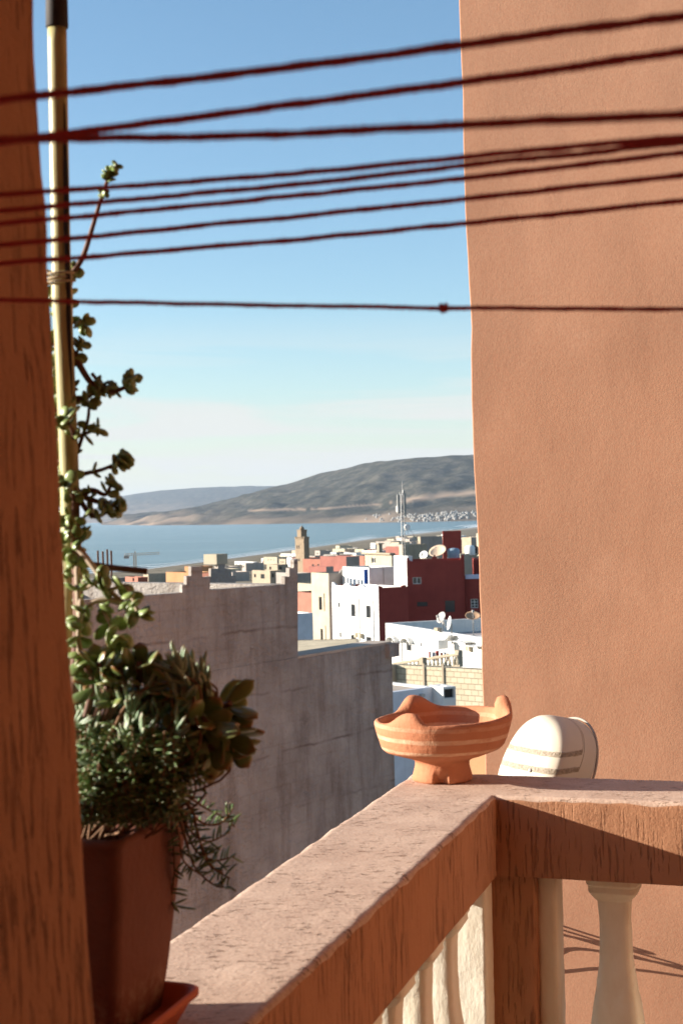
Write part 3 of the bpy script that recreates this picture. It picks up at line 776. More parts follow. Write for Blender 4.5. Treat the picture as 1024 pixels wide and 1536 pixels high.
def bld(name, label, cat, m, xl=None, xr=None, ang=30, wl=None, wr=None, matL='white', matR=None, roof='roof', para=.5, th=.18, base=None, wl_holes=(), wr_holes=(), style='dark', group=None):
    """house with its nearest corner at pixel m=(px, py, distance); left face runs back to pixel xl, right face to xr.
       holes are pixel rectangles on either face"""
    k_ = B(); Mc = P(m[0], m[1], m[2]); a = R(ang)
    dl = Vector((-math.sin(a), math.cos(a), 0)); dr = Vector((math.cos(a), math.sin(a), 0))
    def run(px, d):
        x = project(Mc)[1]; v = ray(px, x); k2 = v.x / v.y
        return (k2 * Mc.y - Mc.x) / (d.x - k2 * d.y)
    wl = wl if wl is not None else max(.3, run(xl, dl)); wr = wr if wr is not None else max(.3, run(xr, dr))
    ztop = Mc.z; Lc = Mc + dl * wl; Rc = Mc + dr * wr; Bc = Lc + dr * wr
    gz = min(ground(q.x, q.y) for q in (Mc, Lc, Rc, Bc)) - .6 if base is None else base
    root = thing(name, label, cat, Vector((Mc.x, Mc.y, gz)), group)
    k_.root, k_.M, k_.L, k_.R, k_.B, k_.dl, k_.dr, k_.wl, k_.wr, k_.z, k_.gz = root, Mc, Lc, Rc, Bc, dl, dr, wl, wr, ztop, gz
    matR = matR or matL
    def conv(holes, dirn, nin):
        out = []
        for h in holes:
            p = onplane(h[0], h[1], Mc, nin); q = onplane(h[2], h[3], Mc, nin)
            s = sorted([(p - Mc).dot(dirn), (q - Mc).dot(dirn)]); z = sorted([p.z, q.z]); out.append((s[0], s[1], z[0], z[1]) + tuple(h[4:]))
        return out
    hl = conv(wl_holes, dl, dr); hr = conv(wr_holes, dr, dl)
    bm = bmesh.new()
    wall_face(bm, Mc, dl, wl, gz, ztop, dr, hl, 0); wall_face(bm, Mc, dr, wr, gz, ztop, dl, hr, 1)
    wall_face(bm, Lc, dr, wr, gz, ztop, -dl, [], 1); wall_face(bm, Rc, dl, wl, gz, ztop, -dr, [], 0)
    def ins(t, z): return [Vector((q.x, q.y, z)) for q in (Mc + (dl + dr) * t, Rc + dl * t - dr * t, Bc - (dl + dr) * t, Lc - dl * t + dr * t)]
    o_, i_, f_ = ins(0, ztop), ins(th, ztop), ins(th, ztop - para)
    for q in range(4):
        r_ = (q + 1) % 4
        quad(bm, o_[q], o_[r_], i_[r_], i_[q], 0 if q in (1, 3) else 1)
        if para > .02: quad(bm, i_[q], i_[r_], f_[r_], f_[q], 0 if q in (1, 3) else 1)
    bmesh.ops.remove_doubles(bm, verts=bm.verts, dist=1e-4)
    part('wall', bm, [M['t_' + matL] if 't_' + matL in M else M[matL], M['t_' + matR] if 't_' + matR in M else M[matR]], root)
    bm = bmesh.new(); z = UP * (-para); quad(bm, *[q for q in f_]); part('roof', bm, M[roof], root)
    for h in hl: window(root, Mc, dl, dr, h, h[4] if len(h) > 4 else style)
    for h in hr: window(root, Mc, dr, dl, h, h[4] if len(h) > 4 else style)
    return k_
def onL(k_, px, py): return onplane(px, py, k_.M, k_.dr)
def onR(k_, px, py): return onplane(px, py, k_.M, k_.dl)
def facebox(bm, k_, face, x0, y0, x1, y1, out, inn=.0, mi=0):
    f = onL if face == 'L' else onR; d = k_.dl if face == 'L' else k_.dr; nin = k_.dr if face == 'L' else k_.dl
    p, q = f(k_, x0, y0), f(k_, x1, y1); s = sorted([(p - k_.M).dot(d), (q - k_.M).dot(d)]); z = sorted([p.z, q.z])
    o = Vector((k_.M.x, k_.M.y, 0)) + d * s[0] + UP * z[0] - nin * out
    obox(bm, o, d * (s[1] - s[0]), nin * (out + inn), UP * (z[1] - z[0]), mi)
def profile(bm, k_, face, pts, th, back=0.0, mi=0):
    """upstand traced along the top of a face, th thick"""
    f = onL if face == 'L' else onR; nin = k_.dr if face == 'L' else k_.dl
    w = [f(k_, *p) + nin * back for p in pts]; prism(bm, w, nin * th, mi)

# --- raw concrete house across the alley
def build_concrete():
    d = Vector((math.sin(R(35)), math.cos(R(35)), 0)); nin = Vector((-d.y, d.x, 0)); E = P(587, 962, 16.0)
    g = ground(E.x, E.y) - 1
    root = thing('unfinished_house', 'raw cement house with stepped parapet corners, its wall in shade', 'house', Vector((E.x, E.y, g)))
    def w(px, py): return onplane(px, py, E, nin)
    def at(q, z): return Vector((q.x, q.y, z))
    s0, s1 = w(446.5, 978), w(-200, 960)
    zl = w(587, 962).z; e0 = at(E, zl)
    # low wing with flat screed roof
    bm = bmesh.new(); obox(bm, at(s0, g) + d * .002, d * ((E - s0).dot(d)), nin * .3, UP * (zl - .03 - g), 0); part('wing_wall', bm, M['concrete'], root)
    bm = bmesh.new(); obox(bm, at(s0, zl - .028) + d * .002 - nin * .0, d * ((E - s0).dot(d) - .002), nin * .3, UP * .028); part('coping', bm, M['roof'], root)
    bm = bmesh.new(); q = w(578, 964); obox(bm, at(E, zl - .17) - d * .12 - nin * .05, d * .2, nin * .25, UP * .15); part('roof_spout', bm, M['concrete'], root)
    # main block
    zr = w(427, 877).z
    bm = bmesh.new(); obox(bm, at(s1, g), d * ((s0 - s1).dot(d)), nin * 3.4, UP * (zr - .75 - g)); part('wall', bm, M['concrete'], root)
    bm = bmesh.new(); obox(bm, at(s1, zr - .748) + nin * .2, d * ((s0 - s1).dot(d) - .2), nin * 3.0, UP * .03); part('roof', bm, M['roofgrey'], root)
    # front parapet with stepped merlons
    top = [(446.5, 838), (440.5, 840), (440.5, 852), (434, 852.5), (434, 865), (427, 865.5), (427, 876.5), (345, 882.6), (315, 885), (315, 866), (303.5, 866), (303.5, 850), (287, 850), (287, 864), (280, 864.5), (280, 877), (273.5, 877.5), (273.5, 889), (200, 894.5), (60, 905), (-200, 925)]
    pts = [w(*q) for q in top]; zb = zr - .747
    outline = [at(s0, zb)] + pts + [at(pts[-1], zb)]
    bm = bmesh.new(); prism(bm, outline, Vector((-.28, .96, 0)) * .15); part('parapet', bm, M['concrete'], root)
    # side parapet at the right end, running back, and rear parapet with its own merlon
    bm = bmesh.new(); obox(bm, at(s0, zb) - d * .2 + nin * .202, d * .198, nin * 2.996, UP * (zr - zb)); 
    part('parapet', bm, M['concrete'], root)
    E2 = E + nin * 3.2
    def w2(px, py): return onplane(px, py, E2, nin)
    z2 = zr - .02
    def xz(px, py): p = w2(px, py); return p
    mer = [xz(354, 864), xz(347.5, 864), xz(347.5, 853.5), xz(338, 853.5), xz(338, 846), xz(327, 846), xz(327, 853), xz(316.5, 853), xz(316.5, 865), xz(311, 865)]
    a, b = xz(354, 880), xz(311, 882)
    bm = bmesh.new(); prism(bm, [at(a, z2 - .3)] + mer + [at(b, z2 - .3)], Vector((-.28, .96, 0)) * .15); part('merlon', bm, M['concrete'], root)
    bm = bmesh.new(); cp = xz(332.5, 846); cbox(bm, cp + nin * .1 , .22, .22, .13, R(55)); part('cap_block', bm, M['t_cream'], root)
    le = at(s1, zb) + nin * 3.2
    bm = bmesh.new(); obox(bm, le, d * ((s0 - s1).dot(d) - .2), nin * .196, UP * (z2 - zb)); part('parapet', bm, M['concrete'], root)
    # starter bars sticking up from a column
    for px, y0, y1 in ((147, 884, 826), (154.5, 884, 827), (161, 884, 824), (167, 884, 826)):
        p, q = w2(px, y0), w2(px, y1); bm = bmesh.new(); tube(bm, [p, p.lerp(q, .5) + d * .01, q], .0125, 6); part('starter_bar', bm, M['rust'], root)
    p = w2(140, 886); bm = bmesh.new(); cbox(bm, at(p, zb) - nin * .1, .55, .3, w2(140, 868).z - zb, R(55)); part('column', bm, M['concrete'], root)
build_concrete()

def sat_dish(label, px, py, d, rad, az, el, mat, group='satellite dishes on the roofs', zbase=None):
    c = P(px, py, d); n = Vector((math.cos(R(az)) * math.cos(R(el)), math.sin(R(az)) * math.cos(R(el)), math.sin(R(el))))
    e1 = n.orthogonal().normalized(); e2 = n.cross(e1); zb = c.z - rad * 1.5 if zbase is None else zbase
    root = thing('satellite_dish', label, 'satellite dish', Vector((c.x, c.y, zb)), group)
    bm = bmesh.new(); rings = []
    for sgn in (1, 0):
        for i in range(6):
            r = rad * (i / 5 if sgn else 1 - i / 5); h = .32 * r * r / rad - (.0 if sgn else .015)
            rings.append([bm.verts.new(c + n * h + (e1 * math.cos(q * math.pi / 10) + e2 * math.sin(q * math.pi / 10)) * max(r, .001)) for q in range(20)])
    for a, b in zip(rings, rings[1:]):
        for q in range(20): bm.faces.new((a[q], a[(q + 1) % 20], b[(q + 1) % 20], b[q]))
    part('reflector', bm, mat, root, smooth=True)
    bm = bmesh.new(); tube(bm, [Vector((c.x, c.y, zb)), c - n * .03], .03, 6); part('mast', bm, M['steel'], root)
    bm = bmesh.new(); lo = c - UP * rad * .95 + n * .28 * rad; tip = c + n * rad * 1.1 - UP * rad * .3; tube(bm, [lo, tip], .018, 6); cbox(bm, tip, .1, .1, .12, .3); part('feed_arm', bm, M['dishgrey'], root)

def build_town():
    # cream block wall and the two low roofs in front of it
    kI = bld('house', 'low grey white house with sandy roof just below the block wall', 'house', (560, 1042, 41.5), wl=7, xr=652, ang=40, matL='white', matR='blueshade', para=.06)
    bm = bmesh.new(); facebox(bm, kI, 'R', 628, 1041, 633, 1045, .12); part('wall_lamp', bm, M['dishgrey'], kI.root)
    kA = bld('shed', 'small white roof shed with a dark opening beside the block wall', 'shed', (664, 1031, 42.5), xl=644, xr=683, ang=28, matL='white', para=.05, wr_holes=[(666, 1034, 681, 1046)])
    kH = bld('garden_wall', 'cream concrete block wall below the white house', 'wall', (775, 1008, 51), xl=588, wr=.5, ang=52, matL='blocks', para=.02)
    bm = bmesh.new()
    for px in (634, 663): facebox(bm, kH, 'L', px, 995, px + 4, 1050, .05)
    part('pier', bm, M['t_sand'], kH.root)
    bm = bmesh.new(); facebox(bm, kH, 'L', 589, 996, 595, 1024, .3); part('pier', bm, M['t_sand'], kH.root)
    # balustrade of the stair behind the block wall
    root = thing('stair_balustrade', 'pale terrace balustrade climbing behind the block wall', 'balustrade', P(640, 1005, 56))
    bm = bmesh.new(); a, b = P(590, 996, 57.5), P(688, 981, 55); tube(bm, [a, b], .07, 4); part('hand_rail', bm, M['t_sand'], root)
    bm = bmesh.new(); a2, b2 = P(590, 1001, 57.5), P(690, 999, 55); tube(bm, [a2, b2], .06, 4); part('base_rail', bm, M['t_sand'], root)
    for i in range(17):
        t = (i + .5) / 17; bm = bmesh.new(); p, q = a.lerp(b, t), a2.lerp(b2, t); tube(bm, [p, p.lerp(q, .3), p.lerp(q, .65), q], [.045, .03, .07, .05], 6); part('baluster', bm, M['t_cream'], root)
    for px, y0, y1 in ((634, 986, 1002), (688, 975, 1000)):
        bm = bmesh.new(); p = P(px, y1, 55.5); cbox(bm, p, .22, .22, P(px, y0, 55.5).z - p.z, R(40)); part('post', bm, M['t_sand'], root)
    # red and white cloths hung over it
    i = 0
    for px, y0, y1, w, m, lab in ((644, 977, 990, 3, 'redcloth', 'narrow red cloth hung behind the stair balustrade, leftmost of the row'), (650, 978, 992, 5, 'whitecloth', 'white cloth hung between two red cloths behind the stair balustrade'), (655.5, 976, 992, 5, 'redcloth', 'widest red cloth hung behind the stair balustrade'),
                              (662, 979, 996, 4, 'redcloth', 'dark red cloth in the middle of the row on the stair terrace'), (667, 978, 988, 3.5, 'whitecloth', 'small white cloth near the right end of the row on the stair terrace'), (671, 980, 992, 3.5, 'redcloth', 'red cloth at the right end of the row on the stair terrace')):
        p, q = P(px, y0, 58.5), P(px, y1, 58.5); wd = w / F * 58.5; bm = bmesh.new(); prev = None
        for s in range(9):
            x = p.x - wd / 2 + wd * s / 8; yy = p.y + .05 * math.sin(s * 1.6 + px)
            prev2 = [bm.verts.new((x, yy + o, z)) for o in (0, .02) for z in (p.z, q.z)]
            if prev:
                for u_, v_ in ((0, 1), (2, 3), (0, 2), (1, 3)): bm.faces.new((prev[u_], prev[v_], prev2[v_], prev2[u_]))
            prev = prev2
        solo('hanging_cloth', bm, M[m], lab, 'cloth', Vector((p.x, p.y, q.z)), 'cloths drying on the stair terrace')
    bld('house', 'cream flat roof showing just above the low end of the cement wall', 'house', (402, 1086, 60), wl=40, wr=4.6, ang=.5, matL='sand', matR='sand', para=.02, roof='roofcream')
    # big low white house
    kF = bld('house', 'low white house with arched window hoods and a walled roof terrace', 'house', (775, 965, 68), xl=578.5, wr=9, ang=22, matL='white', roof='roofgrey', para=.75, th=.25,
             wl_holes=[(588, 960, 596, 974), (609, 962, 617, 977), (630, 964, 632.5, 970)])
    bm = bmesh.new()
    for x0, x1, y in ((585, 598, 955.5), (606.5, 620, 957.5)):
        p, q = onL(kF, x0, y), onL(kF, x1, y); mid = (p + q) / 2; r = (q - p).length / 2; prev = None
        for s in range(9):
            t = math.pi * s / 8; c = mid + kF.dl * (math.cos(t) * r) + UP * (math.sin(t) * r * .55 - r * .35)
            cur = [bm.verts.new(c), bm.verts.new(c - kF.dr * .3), bm.verts.new(c - kF.dr * .3 - UP * .1), bm.verts.new(c - UP * .1)]
            if prev:
                for u_ in range(4): bm.faces.new((prev[u_], prev[(u_ + 1) % 4], cur[(u_ + 1) % 4], cur[u_]))
            prev = cur
    part('window_hood', bm, M['t_white'], kF.root)
    bm = bmesh.new(); facebox(bm, kF, 'L', 694, 961, 712, 963, .7); facebox(bm, kF, 'L', 712, 967, 727, 969, .7); part('canopy', bm, M['t_white'], kF.root)
    bm = bmesh.new(); facebox(bm, kF, 'L', 657, 941, 662, 947, .25); part('spout', bm, M['t_sand'], kF.root)
    bm = bmesh.new(); facebox(bm, kF, 'L', 603, 953, 604, 993, .08); part('drain_pipe', bm, M['t_white'], kF.root)
    bm = bmesh.new(); v0, v1 = onL(kF, 668, 951), onL(kF, 685, 953); prism(bm, [v0, v1, (v0 + v1) / 2 - UP * .35], -kF.dr * .5); part('awning', bm, M['t_white'], kF.root)
    rz = kF.z - .75
    sat_dish('round grey satellite dish at the back of the white roof terrace', 663, 927, 76, .32, 215, 25, M['dishgrey'], zbase=rz)
    sat_dish('white satellite dish on edge at the front of the white roof terrace', 676, 935, 72.5, .36, 186, 12, M['dishwhite'], zbase=rz)
    sat_dish('brown tilted satellite dish at the right of the white roof terrace', 709, 926, 73, .40, 265, 62, M['dishbrown'], zbase=rz)
    for q, (px, py, sx, sy, sz, lab) in enumerate(((661, 936, .55, .4, .4, 'white box between the grey and the white dish'), (706, 941, .5, .4, .45, 'cream block under the brown dish on the white roof'), (722, 936, .5, .5, .55, 'white box by the right end of the roof terrace'))):
        bm = bmesh.new(); c = P(px, py, 74 if q != 1 else 72.5); c.z = rz; cbox(bm, c, sx, sy, sz, R(22)); cbox(bm, c + UP * sz, sx * 1.1, sy * 1.1, .05, R(22)); solo('roof_box', bm, M['t_white'] if q != 1 else M['t_cream'], lab, 'roof box', c)
    # white and red house with scalloped parapet
    kC = bld('house', 'white fronted house with a scalloped parapet and dark red side', 'house', (567, 882, 120), xl=497.5, xr=611.5, ang=30, matL='white', matR='maroon', para=.6,
             wl_holes=[(526, 906, 533, 925), (548.5, 908, 556, 927), (526, 952, 534, 966), (549, 955, 557, 968), (507, 903.5, 510, 911), (509, 948, 512, 956)])
    bm = bmesh.new(); profile(bm, kC, 'L', [(497.7, 883), (497.7, 873), (501, 875), (504, 879), (510, 880), (514, 878.5), (517, 875.5), (520, 874.5), (523, 876), (526, 880), (530, 881.5), (536, 881), (538, 878), (541, 876.5), (544, 878), (547, 881.5), (553, 882.5), (559, 882), (562, 878.5), (566.9, 878.5), (566.9, 883.5)], .18, .003)
    part('parapet', bm, M['t_white'], kC.root)
    bm = bmesh.new(); profile(bm, kC, 'R', [(567.1, 884), (567.1, 878.8), (573, 879.5), (575, 883), (580, 884.8), (597, 884.2), (601, 881), (604, 878), (608.8, 877.5), (608.8, 884)], .18, .003); part('parapet', bm, M['t_maroon'], kC.root)
    bm = bmesh.new()
    bm.free()
    for px in (538.5, 560): bm = bmesh.new(); facebox(bm, kC, 'L', px, 898 if px < 550 else 900, px + 1.6, 962, .1); part('drain_pipe', bm, M['t_white'], kC.root)
    bm = bmesh.new(); facebox(bm, kC, 'L', 541, 950, 545, 957, .35); part('air_conditioner', bm, M['t_cream'], kC.root)
    bm = bmesh.new(); facebox(bm, kC, 'L', 535, 949, 538, 956, .3); part('air_conditioner', bm, M['t_cream'], kC.root)
    # dark red house
    kD = bld('house', 'tall dark red house with small stepped merlons on its parapet', 'house', (609.5, 842, 126), wl=6, xr=696, ang=-3, matL='maroon', para=.9,
             wr_holes=[(618.5, 866, 631.5, 876, 'sash'), (625, 903, 641, 909.5), (667, 901, 682, 918)])
    bm = bmesh.new(); profile(bm, kD, 'R', [(609.6, 843), (609.6, 837), (612.5, 837), (613.5, 840), (616, 841.5), (616, 843)], .2, .004); part('merlon', bm, M['t_maroon'], kD.root); bm = bmesh.new(); profile(bm, kD, 'R', [(645, 842), (645, 838.5), (647.5, 838.5), (647.5, 835.5), (650, 835.5), (650, 832.5), (652.5, 832.5), (652.5, 835.5), (655, 835.5), (655, 838.3), (658, 838.3), (658, 842)], .2, .004)
    part('merlon', bm, M['t_maroon'], kD.root); bm = bmesh.new(); profile(bm, kD, 'R', [(688, 840.5), (690, 838.3), (691.5, 836), (691.5, 832.5), (695.8, 832.3), (695.8, 840.5)], .2, .004); part('merlon', bm, M['t_maroon'], kD.root)
    bm = bmesh.new(); facebox(bm, kD, 'R', 610.5, 880, 611.2, 926, .05); part('drain_pipe', bm, M['t_maroon'], kD.root); bm = bmesh.new(); facebox(bm, kD, 'R', 694.5, 850, 695.2, 926, .05); part('drain_pipe', bm, M['t_maroon'], kD.root)
    kE = bld('house', 'lower red house with a lilac roof edge and white barred window', 'house', (697, 866, 126.2), wl=3, wr=5, ang=-3.5, matL='maroon', para=.05, wr_holes=[(705.5, 898.5, 717, 912, 'bars')])
    bm = bmesh.new(); facebox(bm, kE, 'R', 697.2, 862, 745, 867.5, .12, .3); part('roof_edge', bm, M['t_lilac'], kE.root)
    bld('house', 'small dark red roof room behind the lilac roof edge', 'roof room', (709.5, 838.5, 131), wl=4, wr=4, ang=-3.5, matL='maroon', para=.1)
    # houses behind
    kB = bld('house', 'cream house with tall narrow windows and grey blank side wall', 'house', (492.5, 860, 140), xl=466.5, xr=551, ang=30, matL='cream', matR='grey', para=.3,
             wl_holes=[(478, 895, 483, 915), (485.3, 890, 487.3, 917), (480.5, 943, 484.5, 961), (487.5, 938, 489.2, 961)])
    bm = bmesh.new(); profile(bm, kB, 'R', [(508, 861), (513, 853.5), (549, 849), (551, 852), (551, 860)], .2, .004); part('parapet', bm, M['t_grey'], kB.root)
    k3 = bld('house', 'pale grey white blank house wall between the laundry and the dark red house', 'house', (553, 851.5, 136), wl=5, xr=594, ang=30, matL='white', matR='white', para=.4)
    bm = bmesh.new(); facebox(bm, k3, 'R', 574.6, 852, 575.2, 884, .06); part('drain_pipe', bm, M['t_grey'], k3.root)
    k4 = bld('stair_tower', 'narrow white stair tower carrying the antenna mast', 'stair tower', (611, 834, 127.6), xl=590, wr=.5, ang=30, matL='white', matR='white', para=.1)
    bm = bmesh.new(); p, q = P(548.5, 854, 133), P(548.5, 877, 133); 
    prev = None
    for s in range(10):
        x = p.x - .2 + .4 * s / 9; yy = p.y + .04 * math.sin(s * 2.1); cur = [bm.verts.new((x, yy + o, z)) for o in (0, .03) for z in (p.z, q.z)]
        if prev:
            for u_, v_ in ((0, 1), (2, 3), (0, 2), (1, 3)): bm.faces.new((prev[u_], prev[v_], cur[v_], cur[u_]))
        prev = cur
    solo('hanging_cloth', bm, M['bluecloth'], 'long blue cloth hanging beside the pale grey wall', 'cloth', Vector((p.x, p.y, q.z)))
    for i, (px, w, y0, y1, lab) in enumerate(((521, 3.6, 866, 876, 'white wash on the roof line, leftmost piece'), (526, 4.0, 867.5, 877, 'second white wash piece from the left on the roof line'), (531.5, 5, 868.5, 878, 'widest white wash piece on the roof line'), (537.5, 3, 869, 876, 'white wash on the roof line, right of the widest piece'), (542.5, 3.6, 869.5, 879, 'white wash on the roof line nearest the blue cloth'))):
        p, q = P(px, y0, 125.5), P(px, y1, 125.5); wd = w / F * 125.5; bm = bmesh.new(); prev = None
        for s in range(8):
            x = p.x - wd / 2 + wd * s / 7; yy = p.y + .05 * math.sin(s * 1.9 + i); cur = [bm.verts.new((x, yy + o, z)) for o in (0, .02) for z in (p.z, q.z + .05 * math.sin(s + i))]
            if prev:
                for u_, v_ in ((0, 1), (2, 3), (0, 2), (1, 3)): bm.faces.new((prev[u_], prev[v_], cur[v_], cur[u_]))
            prev = cur
        solo('hanging_cloth', bm, M['whitecloth'], lab, 'cloth', Vector((p.x, p.y, q.z)), 'white washing on the scalloped roof')
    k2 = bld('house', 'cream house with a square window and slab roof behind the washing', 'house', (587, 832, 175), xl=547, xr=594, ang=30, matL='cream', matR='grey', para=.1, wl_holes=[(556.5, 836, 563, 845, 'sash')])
    bm = bmesh.new(); facebox(bm, k2, 'L', 545, 828.5, 588, 832, .35, .4); part('roof_slab', bm, M['t_sand'], k2.root)
    bm = bmesh.new(); p = onL(k2, 557, 829) + k2.dr * 1.2; p.z = k2.z; cbox(bm, p, .5, .5, 1.2, R(30)); cbox(bm, p + UP * 1.2, .8, .8, .15, R(30)); part('chimney', bm, M['t_sand'], k2.root)
    bld('house', 'red walled house with grey side beyond the cream house', 'house', (519, 835, 215), xl=480, xr=542, ang=34, matL='pinkred', matR='grey', para=.3)
    bld('house', 'lower red house stepping down beside the minaret', 'house', (489, 850, 205), xl=463, xr=500, ang=34, matL='pinkred', matR='grey', para=.2)
    bld('roof_room', 'small salmon roof room left of the cream slab roof', 'roof room', (546, 834, 190), xl=539, wr=1.0, ang=30, matL='salmon', para=.1)
    bld('house', 'salmon fronted house at the end of the grey cement house', 'house', (474, 890, 152), xl=440, wr=5, ang=30, matL='salmon', para=.2)
    bld('house', 'white house with blue grey shaded side below the salmon front', 'house', (440, 921, 116), wl=4, xr=469, ang=30, matL='white', matR='blueshade', para=.4)
    bld('house', 'cream flat roof in the gap by the grey house corner', 'house', (470, 876, 165), xl=443, wr=3, ang=30, matL='cream', para=.2)
    bld('house', 'dark grey cement house below the minaret', 'house', (446, 860, 185), wl=6, xr=467, ang=30, matL='grey', para=.3)
    # right hand cluster behind the dark red house
    bld('house', 'tall maroon block at the top of the town', 'house', (663.5, 797, 230), wl=5, xr=691, ang=-3.5, matL='maroon', para=.2)
    bld('house', 'grey brown house with blank side left of the maroon block', 'house', (630, 805, 222), xl=626, xr=663, ang=30, matL='sand', matR='grey', para=.3)
    bld('house', 'beige house with shaded side behind the antenna mast', 'house', (604, 817, 200), xl=598, xr=640, ang=30, matL='cream', matR='sand', para=.3)
    bld('house', 'red roof house left of the antenna mast', 'house', (599, 820, 262), xl=578, xr=604, ang=30, matL='pinkred', matR='sand', para=.2)
    bld('house', 'cream house behind the dark red parapet', 'house', (712, 834, 148), xl=688, xr=730, ang=30, matL='cream', matR='cream', para=.2)
    bld('house', 'grey unfinished house beside the maroon block', 'house', (706, 806, 260), xl=692, xr=716, ang=30, matL='sand', matR='grey', para=.3)
    bld('house', 'pale tall house at the edge of the terracotta wall', 'house', (722, 800, 210), xl=714, xr=740, ang=30, matL='cream', matR='cream', para=.3)
    bld('roof_room', 'pale roof room behind the beige dish', 'roof room', (690, 831, 139), xl=676, wr=2, ang=30, matL='cream', para=.1)
    bld('roof_room', 'yellowish low roof wall left of the beige dish', 'roof room', (642, 838, 133), xl=629, wr=1.5, ang=30, matL='cream', para=.1)
    sat_dish('big beige satellite dish above the dark red parapet', 657, 829, 134, .85, 240, 52, M['dishbeige'])
    sat_dish('small cream satellite dish left of the big beige one', 636, 833, 135, .42, 240, 25, M['dishwhite'])
    sat_dish('dark round satellite dish at the right end of the dark red roofs', 711, 827, 141, .55, 262, 18, M['black'])
    for px, py, r, h, m, lab in ((680, 838, .6, 1.0, 'tankblue', 'blue grey water tank on the dark red house'), (704.5, 833, .5, 1.0, 'dishwhite', 'white water tank beside the dark dish')):
        c = P(px, py, 134 if px < 700 else 140); bm = bmesh.new(); tube(bm, [c, c + UP * h * .05, c + UP * h * .8, c + UP * h * .95, c + UP * h], [r * .95, r, r, r * .75, r * .3], 18); solo('water_tank', bm, M[m], lab, 'water tank', c, 'roof water tanks', smooth=True)
    # antenna mast
    c = P(604.5, 838, 128.6); top = P(602.5, 741, 130.6); c.z = k4.z - .1
    root = thing('antenna_mast', 'lattice antenna mast with panel aerials on the white stair tower', 'antenna mast', c)
    bm = bmesh.new(); H = top.z - c.z
    cor = [Vector((.17 * math.cos(q * 2.094), .17 * math.sin(q * 2.094), 0)) for q in range(3)]
    for q in cor: tube(bm, [c + q, c + q + UP * H], .035, 5)
    n = 16
    for i in range(n):
        for q in range(3): tube(bm, [c + cor[q] + UP * (H * i / n), c + cor[(q + 1) % 3] + UP * (H * (i + 1) / n)], .02, 4)
    part('lattice', bm, M['steel'], root)
    for dx, y0, y1, w in ((-9, 742, 770, .16), (-3.5, 738, 772, .1), (5, 735, 768, .16), (8.5, 740, 776, .14)):
        p, q = P(602.5 + dx * .62, y1, 130.3), P(602.5 + dx * .62, y0, 130.3); bm = bmesh.new(); cbox(bm, p, w, w * .7, q.z - p.z, .5); part('panel_aerial', bm, M['aerial'], root)
    bm = bmesh.new(); p = P(598.5, 768, 130.2); cbox(bm, p, .5, .35, .55, .5); part('junction_box', bm, M['dishgrey'], root)
    bm = bmesh.new(); p = P(603.5, 735, 130.6); q = P(602.5, 722, 130.6); tube(bm, [top - UP * .3, p, q], .025, 5); part('whip_aerial', bm, M['steel'], root)
    bm = bmesh.new(); p = P(609, 791, 130.0); tube(bm, [p, p + Vector((.12, -.2, 0))], [.28, .30], 14); part('drum_aerial', bm, M['dishwhite'], root)
    bm = bmesh.new(); tube(bm, [P(605, 780, 130.6), P(641, 834, 131)], .02, 4); tube(bm, [P(604, 778, 130.6), P(612, 800, 129), P(611, 841, 127.5)], .02, 4); part('stay_wire', bm, M['steel'], root)
    # minaret
    km = bld('minaret', 'square tan minaret with a lantern rising over the rooftops', 'minaret', (455.5, 808, 470), xl=442.5, xr=463.5, ang=36, matL='tan', para=.3, th=.3, wl_holes=[(445, 818, 446.6, 823), (447.8, 818, 449.4, 823), (445.5, 838, 447, 842), (448, 838, 449.5, 842)])
    cc = (km.M + km.B) / 2; bm = bmesh.new(); z0 = km.z - .3; cbox(bm, Vector((cc.x, cc.y, z0)), 2.3, 2.3, P(453, 796, 470).z - z0, R(36)); z1 = P(453, 796, 470).z; cbox(bm, Vector((cc.x, cc.y, z1)), 2.6, 2.6, .3, R(36)); part('lantern', bm, M['t_tan'], km.root)
    bm = bmesh.new(); z1 += .3; tube(bm, [Vector((cc.x, cc.y, z1)) + UP * z for z in (0, .5, .9, 1.15, 1.2, 1.7)], [.9, .8, .5, .15, .06, .04], 12); part('dome', bm, M['t_tan'], km.root, smooth=True)
    bm = bmesh.new()
    for base, dirn, ln in ((km.M, km.dl, km.wl), (km.M, km.dr, km.wr), (km.L, km.dr, km.wr), (km.R, km.dl, km.wl)):
        n = 5
        for i in range(n): p = base + dirn * (ln * (i + .5) / n); cbox(bm, Vector((p.x, p.y, km.z)) , .4, .4, .6, R(36))
    part('merlon', bm, M['t_tan'], km.root)
    bm = bmesh.new()
    facebox(bm, km, 'L', 443, 812.5, 455.3, 814, .12); facebox(bm, km, 'R', 455.7, 812.5, 463, 814, .12); facebox(bm, km, 'L', 444.2, 816, 450.5, 817, .1); facebox(bm, km, 'L', 444, 829, 454, 830.2, .12); part('string_course', bm, M['t_tan'], km.root)
    # left of the grey house: half built houses near the beach
    bld('house', 'orange house with flat roof above the grey parapet', 'house', (292, 859, 175), xl=249, wr=3, ang=42, matL='orange', para=.2)
    bld('house', 'upper orange block behind the stepped merlon', 'house', (291, 850, 184), xl=277, wr=3, ang=42, matL='orange', para=.2)
    bld('house', 'red brown house left of the orange one, with brick side', 'house', (207, 866, 190), xl=188, xr=222, ang=32, matL='salmon', matR='brick', para=.3, wl_holes=[(199, 867, 202, 872)])
    bld('house', 'low pinkish house between the brick side and the orange house', 'house', (236, 876, 150), xl=210, xr=250, ang=36, matL='salmon', matR='pale', para=.2)
    bld('house', 'brick red house behind the rear merlon', 'house', (316, 860, 170), xl=296, xr=330, ang=36, matL='brick', matR='brick', para=.3)
